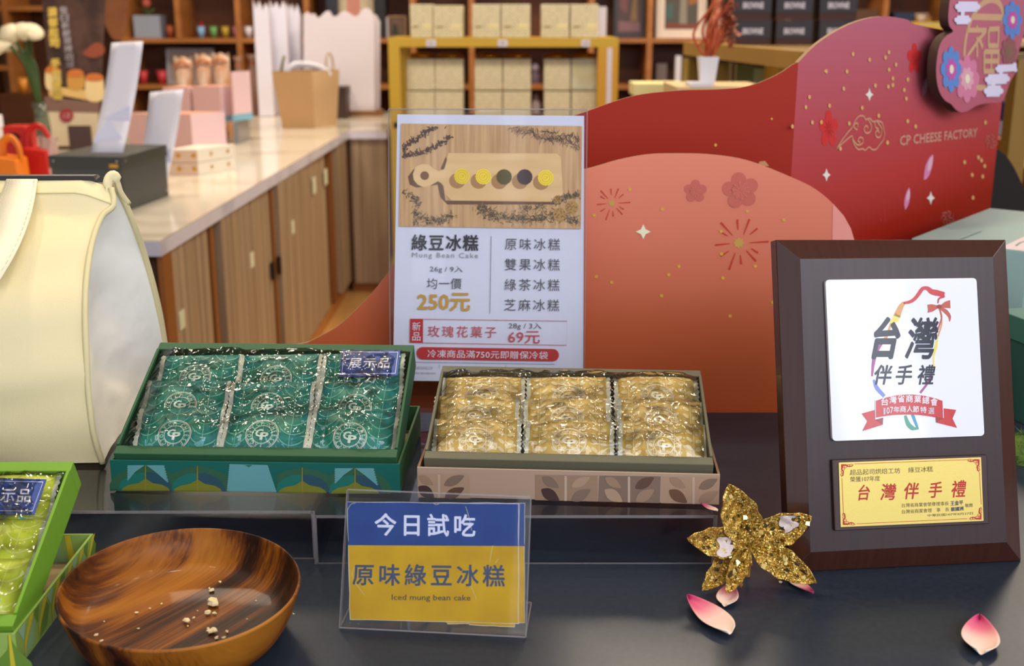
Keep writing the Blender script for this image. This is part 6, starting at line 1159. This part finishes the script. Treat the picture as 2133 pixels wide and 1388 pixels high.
t = bpy.data.objects['leather_panel']; tm_ = WM[t.name]; f = Face(t); P = [f.uv(*p) for p in ((206, -30), (262, -30), (262, 40), (258, 70), (246, 84), (232, 78), (218, 50), (210, 15))]; MB().prism([tuple(p) for p in curve(P, 3, True)], 0, .04).build('back_rest', mat('leather_tan'), t, bevel=.006); 
# calla lilies in a vase
Yc = 5.6; zv = CZ; vb = at_y(88, 262, Yc); t = thing('calla_lilies', 'bunch of white calla lilies with long green stems, at the upper left before the shelves', 'flowers', Vector((vb.x, Yc, CZ))); q = lambda x, y, dy=0: at_y(x, y, Yc)-Vector((vb.x, Yc, CZ))+Vector((0, dy, 0))
MB().lathe([(.035, 0), (.04, .03), (.03, .1), (.04, .16), (.037, .16), (.027, .1), (.036, .03), (.001, .01)], 20).build('vase', mat('vase_glass', (180, 190, 170), .08, trans=.8), t, smooth=True)
LW = mat('lily_white', (226, 218, 190), .5); LGN = mat('stem_green', (44, 70, 26), .5)
for i, (hx, hy, tx_, ty_) in enumerate(((30, 92, -14, 100), (38, 84, 20, 62), (52, 82, 44, 56), (58, 80, 70, 62), (26, 100, 4, 86))):
    dy = (i-2)*.03; hd = q(hx, hy, dy); MB().tube(curve([(0, dy*.2, .1), q(74, 180, dy*.6), q(60, 130, dy), hd], 6), .0085, 8).build('stem', LGN, t, smooth=True)
    tp = q(tx_, ty_, dy-.03); d = tp-hd; mt = []
    MB().tube([hd-d*.1, hd+d*.15, hd+d*.5, hd+d*.85, hd+d*1.05, hd+d*1.25], [.008, .022, .040, .052, .036, .004], 12).build('bloom', LW, t, smooth=True)
cup(42, 20, 30, at_y(42, 196, 6.9).z, 'small amber candle glass on the shelf, under the lilies', (214, 140, 50), Y=6.9, grp=None, py=196); 
st2 = thing('amber_stand', 'dim wooden shelf step under the amber candle glass', 'shelf', Vector((at_y(42, 196, 6.9).x, 6.9, 0))); MB().box(-.12, .12, -.02, .2, 0, at_y(42, 196, 6.9).z).build('step', SB, st2)
# red and orange carriers, clear bag
def carrier(name, label, px0, px1, yb, yt, m, Yk=None):
    t, w, h, Y = onc(name, label, 'carrier', px0, px1, yb, yt, None); MB().prism([(-w, 0), (w, 0), (w*.9, h*.55), (-w*.9, h*.62)], 0, .10).build('body', m, t, bevel=.004)
    MB().tube(curve([(-w*.8, .05, h*.55), (-w*.75, .05, h*.85), (-w*.3, .05, h), (w*.3, .05, h), (w*.75, .05, h*.8), (w*.85, .05, h*.5)], 5), .016, 8, flat=.6).build('handle', m, t, smooth=True); return t
carrier('red_carrier', 'bright red plastic carrier with a hoop handle, on the counter behind the cream bag', 50, 104, 372, 268, mat('plastic_red', (190, 28, 22), .35)); t, w, h, Y = onc('red_tall_carrier', 'red plastic tub with an oval hole, left of the hoop handled red carrier', 'carrier', 16, 62, 368, 264, mat('plastic_red'), depth=.1); MB().lathe([(.022, 0), (.001, .001)], 16, sx=1, sy=.6).xf(Matrix.Translation((.0, -.003, h*.8)) @ Matrix.Rotation(math.pi/2, 4, 'X')).build('grip_hole', mat('hole_dark', (60, 14, 10), .7), t)
carrier('orange_carrier', 'orange plastic carrier with a round handle, at the left edge above the cream bag', -6, 40, 384, 292, mat('plastic_orange', (220, 120, 20), .35))
t, w, h, Y = onc('clear_sack', 'crumpled clear plastic sack, between the red carrier and the grey storage box', 'plastic bag', 72, 122, 372, 288, None)
MB().grid(lambda u, v: (w*(1-.3*v)*math.cos(2*math.pi*u)+.01*noise.noise(Vector((u*9, v*7, 1))), .05+.05*math.sin(2*math.pi*u)*(1-.7*v), h*v+.01*noise.noise(Vector((u*12, v*3, 4)))), 28, 14).build('sack', mat('plastic_milky', (196, 176, 164), .2, alpha=.6), t, smooth=True)
t = thing('squeeze_bottle', 'white capped bottle behind the orange carrier, at the left edge', 'bottle', at_z(6, 340, CZ)); MB().lathe([(.03, 0), (.032, .10), (.016, .13), (.016, .15), (.001, .15)], 16).build('body', mat('bottle_clear', (200, 196, 190), .2), t, smooth=True); MB().lathe([(.018, .14), (.018, .185), (.001, .19)], 12).build('cap', mat('cap_white', (220, 218, 224), .4), t)
